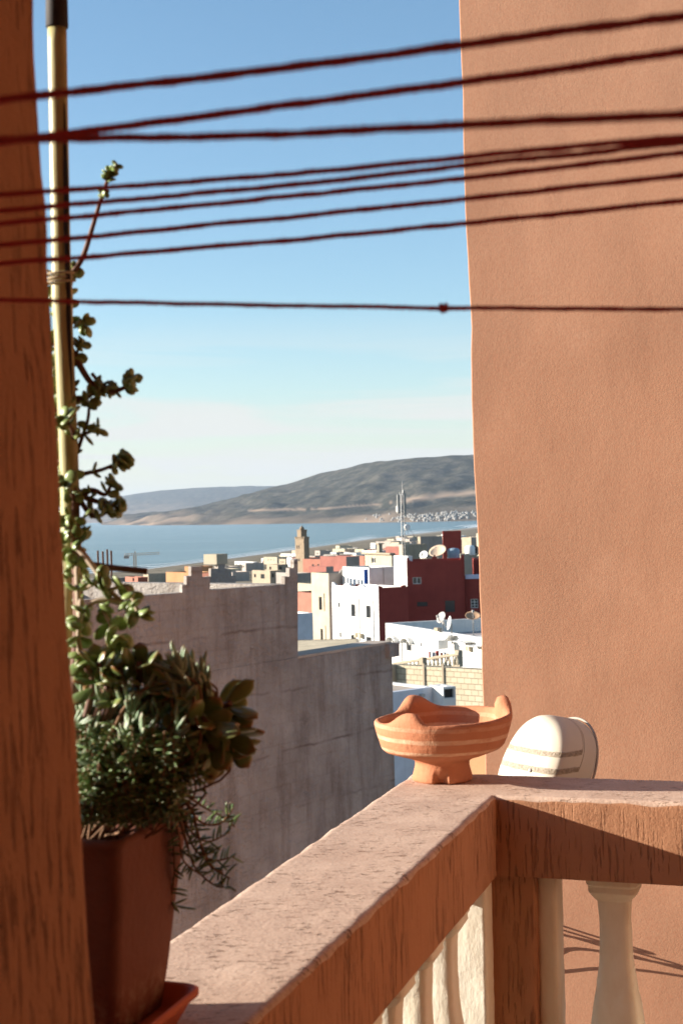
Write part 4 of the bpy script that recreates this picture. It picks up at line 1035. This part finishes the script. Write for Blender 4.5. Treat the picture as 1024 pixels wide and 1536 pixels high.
    ku = bld('house', 'unfinished sand coloured house with dark window holes near the minaret', 'house', (405, 856, 270), xl=378, xr=424, ang=36, matL='sand', matR='sand', para=.3, wl_holes=[(381, 861, 384, 866), (391, 861, 397, 868)], wr_holes=[(408, 860, 411, 866), (414, 860, 417, 866)])
    bld('house', 'upper storey of the unfinished sand coloured house', 'house', (416, 847, 278), xl=400, xr=432, ang=36, matL='sand', matR='sand', para=.3, wl_holes=[(404, 850, 407, 855)], wr_holes=[(419, 850, 423, 856)])
    for px in (402, 410, 421):
        pass
    # hotels by the beach
    for m, xl, xr, lab in (((380, 843, 1010), 352, 386, 'low white hotel nearest the beach, left of the minaret'), ((412, 838, 1150), 392, 416, 'small white beach building left of the hotel with windows'), ((444, 831, 1000), 421, 447, 'white hotel with rows of windows directly left of the minaret'),
                           ((490, 834, 980), 464, 500, 'white hotel with dark windows directly right of the minaret'), ((516, 829, 1050), 492, 522, 'white stepped hotel in the middle of the beach row'), ((548, 826, 1120), 520, 556, 'long white hotel at the right end of the beach row')):
        hs = []; n = max(2, int((m[0] - xl) / 5))
        for r_ in range(2):
            for i in range(n): x = xl + (m[0] - xl) * (i + .3) / n; hs.append((x, m[1] + 3 + r_ * 5, x + (m[0] - xl) / n * .4, m[1] + 5.4 + r_ * 5))
        bld('hotel', lab, 'hotel', m, xl=xl, xr=xr, ang=34, matL='white', para=.6, wl_holes=hs, group='white hotels along the beach')
    # tower crane
    c = P(203, 858, 900); t = P(203, 832, 900); root = thing('tower_crane', 'pale tower crane standing near the beach', 'crane', Vector((c.x, c.y, ground(c.x, c.y))))
    bm = bmesh.new(); b0 = Vector((c.x, c.y, ground(c.x, c.y)))
    for dx, dy in ((-.7, -.7), (.7, -.7), (.7, .7), (-.7, .7)): tube(bm, [b0 + Vector((dx, dy, 0)), Vector((c.x + dx, c.y + dy, t.z))], .28, 4)
    nn = 10
    for i in range(nn):
        z0_, z1_ = b0.z + (t.z - b0.z) * i / nn, b0.z + (t.z - b0.z) * (i + 1) / nn; tube(bm, [Vector((c.x - .7, c.y - .7, z0_)), Vector((c.x + .7, c.y - .7, z1_))], .18, 4)
    part('mast', bm, M['cranepaint'], root)
    bm = bmesh.new(); a, b = P(187, 833.5, 900), P(240, 831, 910)
    for o in (Vector((0, -.6, 0)), Vector((0, .6, 0)), Vector((0, 0, 1.1))): tube(bm, [a + o, b + o], .2, 4)
    for i in range(16): p = a.lerp(b, i / 16); q = a.lerp(b, (i + .5) / 16); tube(bm, [p + Vector((0, -.6, 0)), q + UP * 1.1], .14, 4)
    part('jib', bm, M['cranepaint'], root)
    bm = bmesh.new(); p = P(190, 836, 900); cbox(bm, p - UP * .8, 3.0, 2.0, 1.7, 0); part('counterweight', bm, M['t_pale'], root)
    bm = bmesh.new(); p = P(203, 831, 900); tube(bm, [p, p + UP * 2.2], [.7, .1], 4); part('cat_head', bm, M['cranepaint'], root)
    # near the foot of the terracotta wall
    bld('house', 'small orange house with white roof edge behind the clay bowl', 'house', (736, 1128, 27), xl=700, wr=2, ang=48, matL='orange', matR='orange', para=.05)
    kq = P(715, 1124, 26.5)
build_town()

def build_fillers():
    rnd = random.Random(5); n = 0
    cols = ['white', 'cream', 'pale', 'sand', 'salmon', 'grey', 'white', 'pale', 'brick']
    for i in range(165):
        px = rnd.choice([rnd.uniform(445, 735), rnd.uniform(560, 735), rnd.uniform(170, 440)]); d = rnd.uniform(280, 1250) if px > 440 else rnd.uniform(500, 1300)
        g = P(px, 800, d)
        if g.y > yc(g.x) * (.8 if px > 440 else .62): continue
        if px < 440 and rnd.random() < .6 or px < 340 and d > 700: continue
        h = rnd.uniform(3.5, 8) if px > 440 else rnd.uniform(3, 4.6); gz = ground(g.x, g.y)
        top = Vector((g.x, g.y, gz + h)); qx, qy = project(top)
        if 436 < qx < 470 and d < 520: continue
        w = rnd.uniform(6, 14); w2 = rnd.uniform(6, 13); c = rnd.choice(cols if px > 440 else ['pale', 'sand', 'cream', 'brick'])
        dl = w * math.sin(R(32)) / d * F; hs = []
        sc_ = F / d
        for s in range(rnd.choice([1, 2])):
            for q in range(rnd.choice([1, 2, 3])):
                x0 = qx - dl * (.25 + .25 * q); y0 = qy + (1.2 + 2.8 * s) * sc_
                if (1.2 + 2.8 * s + 1.3) < h: hs.append((x0 - .9 * sc_ * .53, y0, x0, y0 + 1.2 * sc_))
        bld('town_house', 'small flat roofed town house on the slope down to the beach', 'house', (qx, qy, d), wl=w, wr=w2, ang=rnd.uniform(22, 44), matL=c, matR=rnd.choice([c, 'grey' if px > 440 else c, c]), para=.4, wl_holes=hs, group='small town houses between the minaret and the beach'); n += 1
    for i in range(75):
        px = rnd.uniform(585, 740); d = rnd.uniform(800, 2600); g = P(px, 800, d)
        if g.y > yc(g.x) * .82: continue
        gz = ground(g.x, g.y); h = rnd.uniform(3.5, 7); qx, qy = project(Vector((g.x, g.y, gz + h))); c = rnd.choice(['white', 'cream', 'pale', 'white', 'sand', 'pale'])
        bld('town_house', 'small flat roofed town house on the slope down to the beach', 'house', (qx, qy, d), wl=rnd.uniform(8, 20), wr=rnd.uniform(7, 15), ang=rnd.uniform(22, 44), matL=c, para=.4, group='small town houses between the minaret and the beach')
    # white resort far across the bay
    for i in range(180):
        px = rnd.triangular(548, 735, 680); s = onsea(px, lerp_tab(SHORE, px)); dd = rnd.uniform(.001, .026) + .03 * max(0, (px - 640) / 100) * rnd.random()
        p = Vector((s.x, s.y, 0)) * (1 + dd); hz = hillz(p, px)
        bm = bmesh.new(); w = rnd.uniform(7, 17); cbox(bm, Vector((p.x, p.y, hz - 3)), w, rnd.uniform(8, 14), rnd.uniform(7, 13), R(rnd.uniform(20, 50)))
        if rnd.random() < .5: cbox(bm, Vector((p.x + w * .2, p.y + 2, hz + 6)), w * .45, 6, rnd.uniform(6, 8), R(30))
        solo('resort_house', bm, M['t_resort'], 'tiny white resort house at the foot of the hill across the bay', 'house', Vector((p.x, p.y, hz - 3)), 'white resort houses across the bay')
from mathutils.bvhtree import BVHTree
HB = None
def hillz(p, px):
    global HB
    if HB is None:
        o = D.objects['headland_hill']; me = o.data; HB = BVHTree.FromPolygons([v.co for v in me.vertices], [q.vertices for q in me.polygons])
    h = HB.ray_cast(Vector((p.x, p.y, 3000)), Vector((0, 0, -1))); return h[0].z if h[0] else 5
build_fillers()

# ------------------------------------------------------------------ pot, saucer, cane and succulents
def sq_ring(u0, u1, v0, v1, z, rad, n=5):
    pts = []
    for (cu, cv, a0) in ((u1 - rad, v1 - rad, 0), (u0 + rad, v1 - rad, 90), (u0 + rad, v0 + rad, 180), (u1 - rad, v0 + rad, 270)):
        for i in range(n + 1):
            a = R(a0 + 90 * i / n); pts.append(fr(cu + rad * math.cos(a), cv + rad * math.sin(a), z))
    return pts
def loft(bm, rings, caps=(True, True), mi=0):
    vs = [[bm.verts.new(p) for p in r] for r in rings]; n = len(vs[0])
    for a, b in zip(vs, vs[1:]):
        for q in range(n): bm.faces.new((a[q], a[(q + 1) % n], b[(q + 1) % n], b[q])).material_index = mi
    if caps[0]: bm.faces.new(vs[0][::-1])
    if caps[1]: bm.faces.new(vs[-1])
PU0, PU1, PV0, PV1 = -1.292, -1.128, -.245, -.079       # pot mouth
ZR = .198; ZB = .012
def build_pot():
    def ring(t, off=0.0, z=None):
        u0, u1, v0, v1 = (-1.275 + (PU0 + 1.275) * t, -1.168 + (PU1 + 1.168) * t, -.205 + (PV0 + .205) * t, -.093 + (PV1 + .093) * t)
        return sq_ring(u0 - off, u1 + off, v0 - off, v1 + off, ZB + (ZR - ZB) * t if z is None else z, .012)
    base = fr(-1.22, -.155, ZB)
    root = thing('plant_pot', 'square clay plant pot crowded with succulents on the railing', 'plant pot', base)
    bm = bmesh.new(); ts = [i / 14 for i in range(14)]
    rings = [ring(t) for t in ts] + [ring(.985), ring(1.0, .002), ring(1.0, .001, ZR + .004), ring(1.0, -.004, ZR + .006), ring(1.0, -.010, ZR + .003), ring(.95, -.012), ring(.86, -.012)]
    loft(bm, rings)
    for v in bm.verts: v.co += Vector((nz(v.co, 20, 2), nz(v.co, 20, 6), nz(v.co, 20, 9))) * .002
    part('body', bm, M['pot'], root, smooth=True)
    bm = bmesh.new(); loft(bm, [ring(.86, -.013, ZB + (ZR - ZB) * .865), ring(.88, -.013, ZB + (ZR - ZB) * .88)]); part('soil', bm, M['soil'], root)
    # tray
    bm = bmesh.new(); q = lambda o, z: sq_ring(-1.33 - o, -1.165 + o, -.225 - o, -.052 + o, z, .018)
    loft(bm, [q(-.02, .0015), q(-.016, .003), q(-.006, .022), q(0, .026), q(.0005, .032), q(-.003, .034), q(-.006, .031), q(-.014, .012), q(-.03, .0105)])
    solo('plant_saucer', bm, M['tray'], 'orange clay saucer under the square plant pot', 'saucer', fr(-1.24, -.14, 0), smooth=True)
    # cane
    b = P(112, 1230, 1.43); b = fr(-1.225, -.185, .10); m = P(106, 850, 1.44); t0 = P(86, 40, 1.41); t1 = P(84, -70, 1.405); mid = P(93, 420, 1.425)
    root = thing('bamboo_cane', 'pale green bamboo cane with a dark end sleeve standing in the pot', 'cane', b)
    path = curve_pts([b, m, mid, t0], 16); bm = bmesh.new(); n = len(path)
    tube(bm, path, [.0098 + .0014 * math.exp(-(((i % 21) - 10) / 1.0) ** 2) - .0004 * i / n for i in range(n)], 16); part('shaft', bm, M['bamboo'], root, smooth=True)
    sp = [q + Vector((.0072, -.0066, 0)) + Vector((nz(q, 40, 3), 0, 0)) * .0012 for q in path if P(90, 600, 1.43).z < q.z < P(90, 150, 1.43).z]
    bm = bmesh.new(); ns = len(sp); tube(bm, sp, [.0004 + .0024 * min(1, 4 * i / ns, 4 * (ns - 1 - i) / ns) for i in range(ns)], 8); part('dark_strip', bm, M['black'], root, smooth=True)  # thin dark tube laid along the right side of the cane
    bm = bmesh.new(); tube(bm, [t0 - (t1 - t0) * .02, t0, t0.lerp(t1, .3), t1], [.0105, .0112, .011, .0105], 16); part('sleeve', bm, M['black'], root, smooth=True)
    bm = bmesh.new(); d = (t0 - mid).normalized(); e1 = d.orthogonal().normalized(); e2 = d.cross(e1); o = P(91, 421, 1.425)
    tube(bm, [o + d * (.00065 * i * .5 - .004) + (e1 * math.cos(i * .5) + e2 * math.sin(i * .5)) * (.0125 + .001 * math.sin(i * .23)) for i in range(44)], .0012, 6); part('tie', bm, M['twine'], root, smooth=True)
build_pot()

def leaf(bm, lay, base, d, up, ln, wd, th, kind='obovate', bend=0.0, nu=7, nv=8):
    """solid fleshy leaf from base along d; up is the broad side's normal"""
    d = d.normalized(); up = (up - d * up.dot(d)); up = up.normalized() if up.length > 1e-6 else d.orthogonal().normalized(); sd = d.cross(up)
    rings = []
    for i in range(nu + 1):
        t = i / nu
        if kind == 'obovate': w = (math.sin(math.pi * min(1, t ** 1.35)) ** .62) * (.55 + .45 * t) if 0 < t < 1 else 0; w = max(w, .16 if t < .5 else .02)
        elif kind == 'round': w = max(.14, math.sin(math.pi * min(1, t ** 1.15)) ** .5 if t < 1 else 0)
        else: w = (1 - .35 * abs(2 * t - .9)) * (1 if t < .8 else math.sqrt(max(.01, 1 - ((t - .8) / .2) ** 2)))
        c = base + d * (ln * t) + up * (bend * ln * t * t)
        ring = []
        for q in range(nv):
            a = 2 * math.pi * q / nv; v = bm.verts.new(c + sd * (math.cos(a) * wd / 2 * w) + up * (math.sin(a) * th / 2 * max(.25, w))); 
            v[lay] = max(t ** 2, abs(math.cos(a)) ** 4 * t * .9); ring.append(v)
        rings.append(ring)
    for a, b in zip(rings, rings[1:]):
        for q in range(nv): bm.faces.new((a[q], a[(q + 1) % nv], b[(q + 1) % nv], b[q]))
    bm.faces.new(rings[0][::-1]); bm.faces.new(rings[-1])
def rv(rnd): return Vector((rnd.gauss(0, 1), rnd.gauss(0, 1), rnd.gauss(0, 1))).normalized()

def build_bush():
    """elephant bush trained up the cane"""
    rnd = random.Random(3); base = fr(-1.215, -.175, .15)
    root = thing('elephant_bush', 'straggling small leaved succulent climbing the bamboo cane', 'plant', base)
    bs = bmesh.new(); bl = bmesh.new(); lay = bl.verts.layers.float.new('tip')
    D0 = 1.44; DENS = .9
    def leafpair(p, d, s):
        q = rv(rnd); q = (q - d * q.dot(d)).normalized()
        for sg in (1, -1):
            dd = (q * sg + d * .45 + rv(rnd) * .25).normalized(); leaf(bl, lay, p, dd, (d + rv(rnd) * .8), s * rnd.uniform(.9, 1.3), s * rnd.uniform(.95, 1.2), s * .34, 'round', nu=7, nv=10)
    def branch(px, dep, r0, r1, dens, s, skip=0.0):
        pts = curve_pts([P(x, y, dd) for (x, y), dd in zip(px, dep)], 10); n = len(pts)
        tube(bs, pts, [r0 + (r1 - r0) * i / (n - 1) for i in range(n)], 7)
        L = sum((q - p).length for p, q in zip(pts, pts[1:])); cnt = int(L * dens * 1.35 * DENS)
        for i in range(cnt):
            t = skip + (1 - skip) * (i + .5) / cnt; j = min(n - 2, int(t * (n - 1))); p = pts[j].lerp(pts[j + 1], t * (n - 1) - j); d = (pts[j + 1] - pts[j]).normalized(); leafpair(p, d, s * rnd.uniform(.75, 1.15))
        d = (pts[-1] - pts[-2]).normalized()
        for q in range(3): leafpair(pts[-1] + d * .002 * q, d, s * .95)
    dd = lambda n, a=1.44, b=1.44: [a + (b - a) * i / max(1, n - 1) for i in range(n)]
    # main stem up along the cane
    main = [(122, 1190), (112, 1060), (118, 940), (116, 850), (112, 760), (106, 680), (108, 600), (104, 520), (100, 455), (108, 410)]
    branch(main, dd(10, 1.42, 1.45), .0062, .0035, 30, .0122, .1)
    branch([(108, 412), (125, 385), (138, 345), (150, 305), (162, 268)], dd(5), .0032, .0018, 4, .0075, .1)
    branch([(161, 275), (165, 262), (170, 255)], dd(3), .0018, .0014, 260, .0085)
    branch([(150, 300), (153, 294)], dd(2), .0015, .0014, 300, .007)
    branch([(122, 392), (112, 402), (108, 408)], dd(3), .002, .0015, 130, .0085)
    branch([(100, 480), (112, 484), (124, 487)], dd(3), .0022, .0015, 110, .011, .45)
    branch([(104, 520), (118, 545), (138, 575), (165, 588), (190, 580)], dd(5), .004, .0022, 34, .0112, .0)
    branch([(184, 583), (192, 578), (197, 571)], dd(3), .002, .0016, 260, .0112)
    branch([(138, 560), (150, 575), (160, 580)], dd(3), .002, .0016, 120, .0105)
    branch([(104, 590), (118, 600), (132, 596), (146, 585)], dd(4), .003, .002, 90, .0118)
    branch([(106, 545), (115, 530), (120, 520)], dd(3), .002, .0016, 120, .0115)
    branch([(98, 600), (95, 575), (90, 545), (86, 515)], dd(4, 1.45, 1.46), .003, .002, 60, .011)
    branch([(92, 500), (86, 470), (84, 445)], dd(3, 1.45, 1.46), .002, .0015, 90, .0095)
    branch([(112, 690), (124, 655), (132, 630), (134, 612)], dd(4), .0022, .0016, 20, .0105)
    branch([(98, 668), (115, 656), (130, 650), (142, 645)], dd(4), .0025, .0016, 70, .0108, .45)
    branch([(110, 716), (130, 710), (155, 704), (186, 690)], dd(4), .0028, .0016, 34, .0108, .3)
    branch([(164, 702), (172, 700), (180, 694)], dd(3), .0018, .0014, 150, .0105)
    branch([(106, 720), (122, 742), (145, 752), (174, 758)], dd(4), .004, .002, 85, .0118)
    branch([(110, 730), (130, 765), (145, 775), (160, 768)], dd(4), .003, .002, 80, .0118)
    branch([(118, 745), (138, 735), (158, 742), (166, 730)], dd(4), .003, .0018, 60, .0112)
    branch([(100, 690), (98, 705), (96, 720)], dd(3, 1.45, 1.45), .003, .002, 110, .012)
    branch([(104, 770), (106, 790), (120, 800)], dd(3), .003, .002, 60, .0115)
    for y0 in range(540, 1180, 33):
        xl = 96 + (y0 - 540) * .035
        branch([(110, y0 + 8), (xl, y0), (xl - 16, y0 - 16 - 10 * rnd.random())], dd(3, 1.43, 1.44 + .03 * rnd.random()), .0024, .0016, 75, .0122)
    for y0 in (650, 745, 810):
        branch([(112, y0 + 8), (108, y0 - 6), (100, y0 - 20)], dd(3, 1.43, 1.405), .0024, .0016, 80, .0122)
    # cut stub
    st = bmesh.new(); tube(st, curve_pts([P(140, 848, 1.44), P(170, 852, 1.44), P(200, 855, 1.44), P(221, 857, 1.44)], 5), [.0036] * 3 + [.0033] * 13, 9); part('cut_stub', st, M['stem'], root, smooth=True)
    part('stem', bs, M['stem'], root, smooth=True); part('leaf', bl, M['bush'], root, smooth=True)
    # pale bent shoot with brighter leaves
    DENS = .6
    bs = bmesh.new(); bl = bmesh.new(); lay = bl.verts.layers.float.new('tip')
    branch([(118, 822), (140, 850), (165, 885), (185, 905)], dd(4, 1.42, 1.40), .0034, .0022, 12, .0125)
    branch([(165, 885), (188, 880), (200, 900), (206, 918)], dd(4, 1.40, 1.38), .002, .0015, 80, .0155)
    branch([(150, 905), (160, 925), (168, 945), (176, 958)], dd(4, 1.40, 1.38), .002, .0015, 90, .0165)
    branch([(185, 905), (160, 900), (138, 905), (122, 930)], dd(4, 1.40, 1.40), .003, .002, 60, .0145)
    branch([(122, 900), (120, 930), (118, 960), (125, 990)], dd(4, 1.40, 1.38), .003, .002, 95, .016)
    branch([(120, 860), (130, 880), (150, 870)], dd(3, 1.42, 1.40), .002, .0015, 90, .0135)
    branch([(118, 990), (120, 960), (118, 900), (116, 850)], dd(4, 1.40, 1.42), .003, .003, 30, .014)
    part('shoot', bs, M['woody'], root, smooth=True); part('leaf', bl, M['bush'], root, smooth=True)
build_bush()

def build_jade():
    rnd = random.Random(8); base = fr(-1.19, -.12, .17)
    root = thing('jade_plant', 'jade plant with big paddle leaves leaning out of the pot to the right', 'plant', base)
    bs = bmesh.new(); bl = bmesh.new(); lay = bl.verts.layers.float.new('tip')
    def rosette(px, py, d, dirpx, n, s):
        c = P(px, py, d); b = P(px - dirpx[0], py - dirpx[1], d + .02)
        ax = (c - b).normalized(); tube(bs, curve_pts([base + Vector((0, 0, -.01)), (base + b) / 2 + Vector((0, 0, .015)), b, c], 6), [.0045] * 6 + [.0038] * 6 + [.0032] * 7, 7)
        for i in range(n):
            lvl = i // 2; q = rv(rnd); q = (q - ax * q.dot(ax)).normalized()
            dd = (q * (1.0 - .12 * lvl) + ax * (.35 + .18 * lvl)).normalized(); p = c - ax * (.030 - .0075 * lvl)
            leaf(bl, lay, p, dd, ax - dd * .3 + rv(rnd) * .2, s * rnd.uniform(.8, 1.3), s * rnd.uniform(.58, .76), s * .15, 'obovate', rnd.uniform(-.12, .2), nu=8, nv=10)
    for px, py, d, dv, n, s in ((345, 1055, 1.40, (25, -15), 8, .034), (360, 1075, 1.42, (35, -8), 7, .031), (338, 1112, 1.38, (22, 22), 8, .038), (358, 1128, 1.40, (25, 35), 6, .036), (310, 1085, 1.36, (14, 2), 8, .034), (318, 1125, 1.37, (12, 28), 7, .036), (330, 1080, 1.44, (20, 0), 7, .033), (298, 1130, 1.38, (10, 24), 6, .035), (365, 1100, 1.41, (30, 4), 6, .033), (322, 1140, 1.39, (8, 26), 7, .036), (347, 1142, 1.42, (18, 30), 5, .035), (300, 1060, 1.37, (10, -12), 7, .033)):
        rosette(px, py, d, dv, n, s)
    part('stem', bs, M['stem'], root, smooth=True); part('leaf', bl, M['jade'], root, smooth=True)
    # upper left, red edged
    rnd = random.Random(4); base = fr(-1.24, -.17, .17)
    root = thing('jade_plant', 'red edged jade plant at the top left of the pot beside the cane', 'plant', base)
    bs = bmesh.new(); bl = bmesh.new(); lay = bl.verts.layers.float.new('tip')
    for px, py, dv, n, s in ((150, 995, (-4, -45), 8, .030), (210, 995, (6, -40), 8, .031), (130, 1000, (-10, -30), 6, .026), (180, 1005, (0, -34), 8, .028), (238, 1008, (10, -30), 7, .028), (262, 1022, (14, -24), 6, .028), (160, 1030, (-8, -20), 6, .026)):
        rosette(px, py, 1.365, dv, n, s)
    for px, py, dx, dy in ((165, 1003, -6, -36), (212, 1004, -2, -34), (226, 1012, 8, -30), (128, 1010, -5, -30), (182, 1006, 4, -28)):
        p = P(px, py, 1.375); q = P(px + dx, py + dy, 1.375); leaf(bl, lay, p, q - p, Vector((-.5, -1, .25)), (q - p).length * rnd.uniform(1.0, 1.25), .023, .006, 'obovate', 0, 8, 10)
    part('stem', bs, M['stem'], root, smooth=True); part('leaf', bl, M['jade'], root, smooth=True)
build_jade()

def build_fingers():
    rnd = random.Random(21); base = fr(-1.225, -.15, .17)
    root = thing('finger_succulent', 'grey green finger leaved succulent filling the middle of the pot', 'plant', base)
    bs = bmesh.new(); bl = bmesh.new(); lay = bl.verts.layers.float.new('tip')
    spots = [(125 + rnd.random() * 190, 1015 + rnd.random() * 165) for _ in range(62)] + [(288, 1000), (280, 1008), (296, 1008), (240, 1065), (248, 1060), (160, 1085), (300, 1025), (265, 1030), (255, 1000), (268, 995), (276, 1002), (262, 1012), (292, 1014), (248, 1015), (238, 1020), (282, 1020), (302, 1010), (150, 1110), (215, 1050), (190, 1040)]
    for px, py in spots:
        if px > 290 and py > 1090: continue
        d = 1.355 + .07 * rnd.random() - .00010 * (py - 1015); c = P(px, py, d); ax = (Vector((rnd.gauss(0, .45), rnd.gauss(-.3, .35), 1))).normalized()
        b = c - ax * rnd.uniform(.03, .06); tube(bs, curve_pts([base + rv(rnd) * .02, (base + b) / 2 + rv(rnd) * .012, b, c], 4), [.0013] * 13, 5)
        for i in range(rnd.randint(7, 11)):
            q = rv(rnd); q = (q - ax * q.dot(ax)).normalized(); dd = (ax * 1.25 + q * .75).normalized()
            leaf(bl, lay, c - ax * rnd.uniform(0, .026), dd, q, rnd.uniform(.016, .030), .0048, .0046, 'finger', -.12, nu=6, nv=6)
    part('stem', bs, M['drystem'], root, smooth=True); part('leaf', bl, M['finger'], root, smooth=True)
build_fingers()

def build_trailer():
    rnd = random.Random(33); base = fr(-1.19, -.11, .18)
    root = thing('trailing_succulent', 'thin leaved trailing succulent spilling over the pot rim', 'plant', base)
    bs = bmesh.new(); bl = bmesh.new(); lay = bl.verts.layers.float.new('tip')
    def trail(px, dep, dens, s, r=.0014):
        pts = curve_pts([P(x, y, z) for (x, y), z in zip(px, dep)], 9); n = len(pts); tube(bs, pts, [r * (1 - .4 * i / n) for i in range(n)], 5)
        L = sum((q - p).length for p, q in zip(pts, pts[1:])); cnt = int(L * dens)
        for i in range(cnt):
            t = (i + .5) / cnt; j = min(n - 2, int(t * (n - 1))); p = pts[j].lerp(pts[j + 1], t * (n - 1) - j); d = (pts[j + 1] - pts[j]).normalized(); q = rv(rnd); q = (q - d * q.dot(d)).normalized()
            dd = (q + d * .5 + UP * .5).normalized(); leaf(bl, lay, p, dd, d, s * rnd.uniform(.6, 1.2), .0028, .0026, 'finger', .1, nu=5, nv=5)
    # over the right side
    for px, dp in (([(262, 1185), (288, 1215), (300, 1262), (318, 1300), (345, 1318)], 1.44), ([(268, 1190), (300, 1232), (330, 1235), (350, 1212)], 1.45), ([(260, 1195), (285, 1245), (312, 1262), (345, 1248)], 1.45), ([(262, 1200), (280, 1262), (292, 1300), (322, 1328), (346, 1330)], 1.44),
                   ([(255, 1200), (268, 1250), (275, 1290), (300, 1312)], 1.43), ([(275, 1190), (305, 1210), (332, 1225), (352, 1240)], 1.46), ([(262, 1190), (290, 1270), (320, 1290), (352, 1285)], 1.46), ([(255, 1205), (262, 1300), (258, 1350), (272, 1362)], 1.45), ([(250, 1200), (270, 1235), (290, 1285), (330, 1272)], 1.45), ([(258, 1195), (292, 1235), (308, 1290), (335, 1310)], 1.45)):
        trail(px, [dp - .02, dp, dp + .01, dp + .02, dp + .02][:len(px)], 190, .0155)
    # tangle in front of the pot
    for i in range(80):
        x = rnd.uniform(118, 285); y = rnd.uniform(1085, 1150); dx = rnd.uniform(-25, 30); L = rnd.uniform(45, 95); d = rnd.uniform(1.335, 1.40)
        trail([(x, y), (x + dx * .4, y + L * .35), (x + dx * .8, y + L * .7), (x + dx, y + L)] if y + L < 1245 else [(x, y), (x + dx * .3, y + 30), (x + dx * .6, y + 62), (x + dx * .7, y + 80)], [d, d - .005, d, d + .005], 420, .0125, .0010)
    for i in range(110):
        x = rnd.uniform(122, 262); y = rnd.uniform(1150, 1200); d = rnd.uniform(1.335, 1.38); dx = rnd.uniform(-18, 18); L = min(rnd.uniform(25, 60), 1236 - y)
        trail([(x, y), (x + dx * .5, y + L * .5), (x + dx, y + L)], [d, d - .006, d - .004], 460, .0125, .0009)
    part('stem', bs, M['drystem'], root, smooth=True); part('leaf', bl, M['trail'], root, smooth=True)
build_trailer()

# shrub in the alley behind the bowl
def build_shrub():
    rnd = random.Random(2); c = P(603, 1165, 26); c.z = ground(c.x, c.y)
    top = P(603, 1136, 26).z; h = top - c.z
    root = thing('shrub', 'dark green shrub in the alley behind the clay bowl', 'shrub', c)
    bm = bmesh.new(); bl = bmesh.new(); lay = bl.verts.layers.float.new('tip')
    for i in range(14):
        q = Vector((rnd.gauss(0, .35), rnd.gauss(0, .35), h * rnd.uniform(.6, .97))); tube(bm, curve_pts([c, c + q * .5 + rv(rnd) * .1, c + q], 4), [.03, .028, .026, .022, .02, .018, .015, .012, .01], 5)
        for k_ in range(170):
            p = c + q * rnd.uniform(.35, 1.0) + rv(rnd) * rnd.uniform(.05, .5); p.z = min(p.z, top + .05); leaf(bl, lay, p, rv(rnd), rv(rnd), .10, .05, .006, 'round', nu=3, nv=4)
    part('stem', bm, M['stem'], root); part('leaf', bl, M['scrub'], root)
build_shrub()
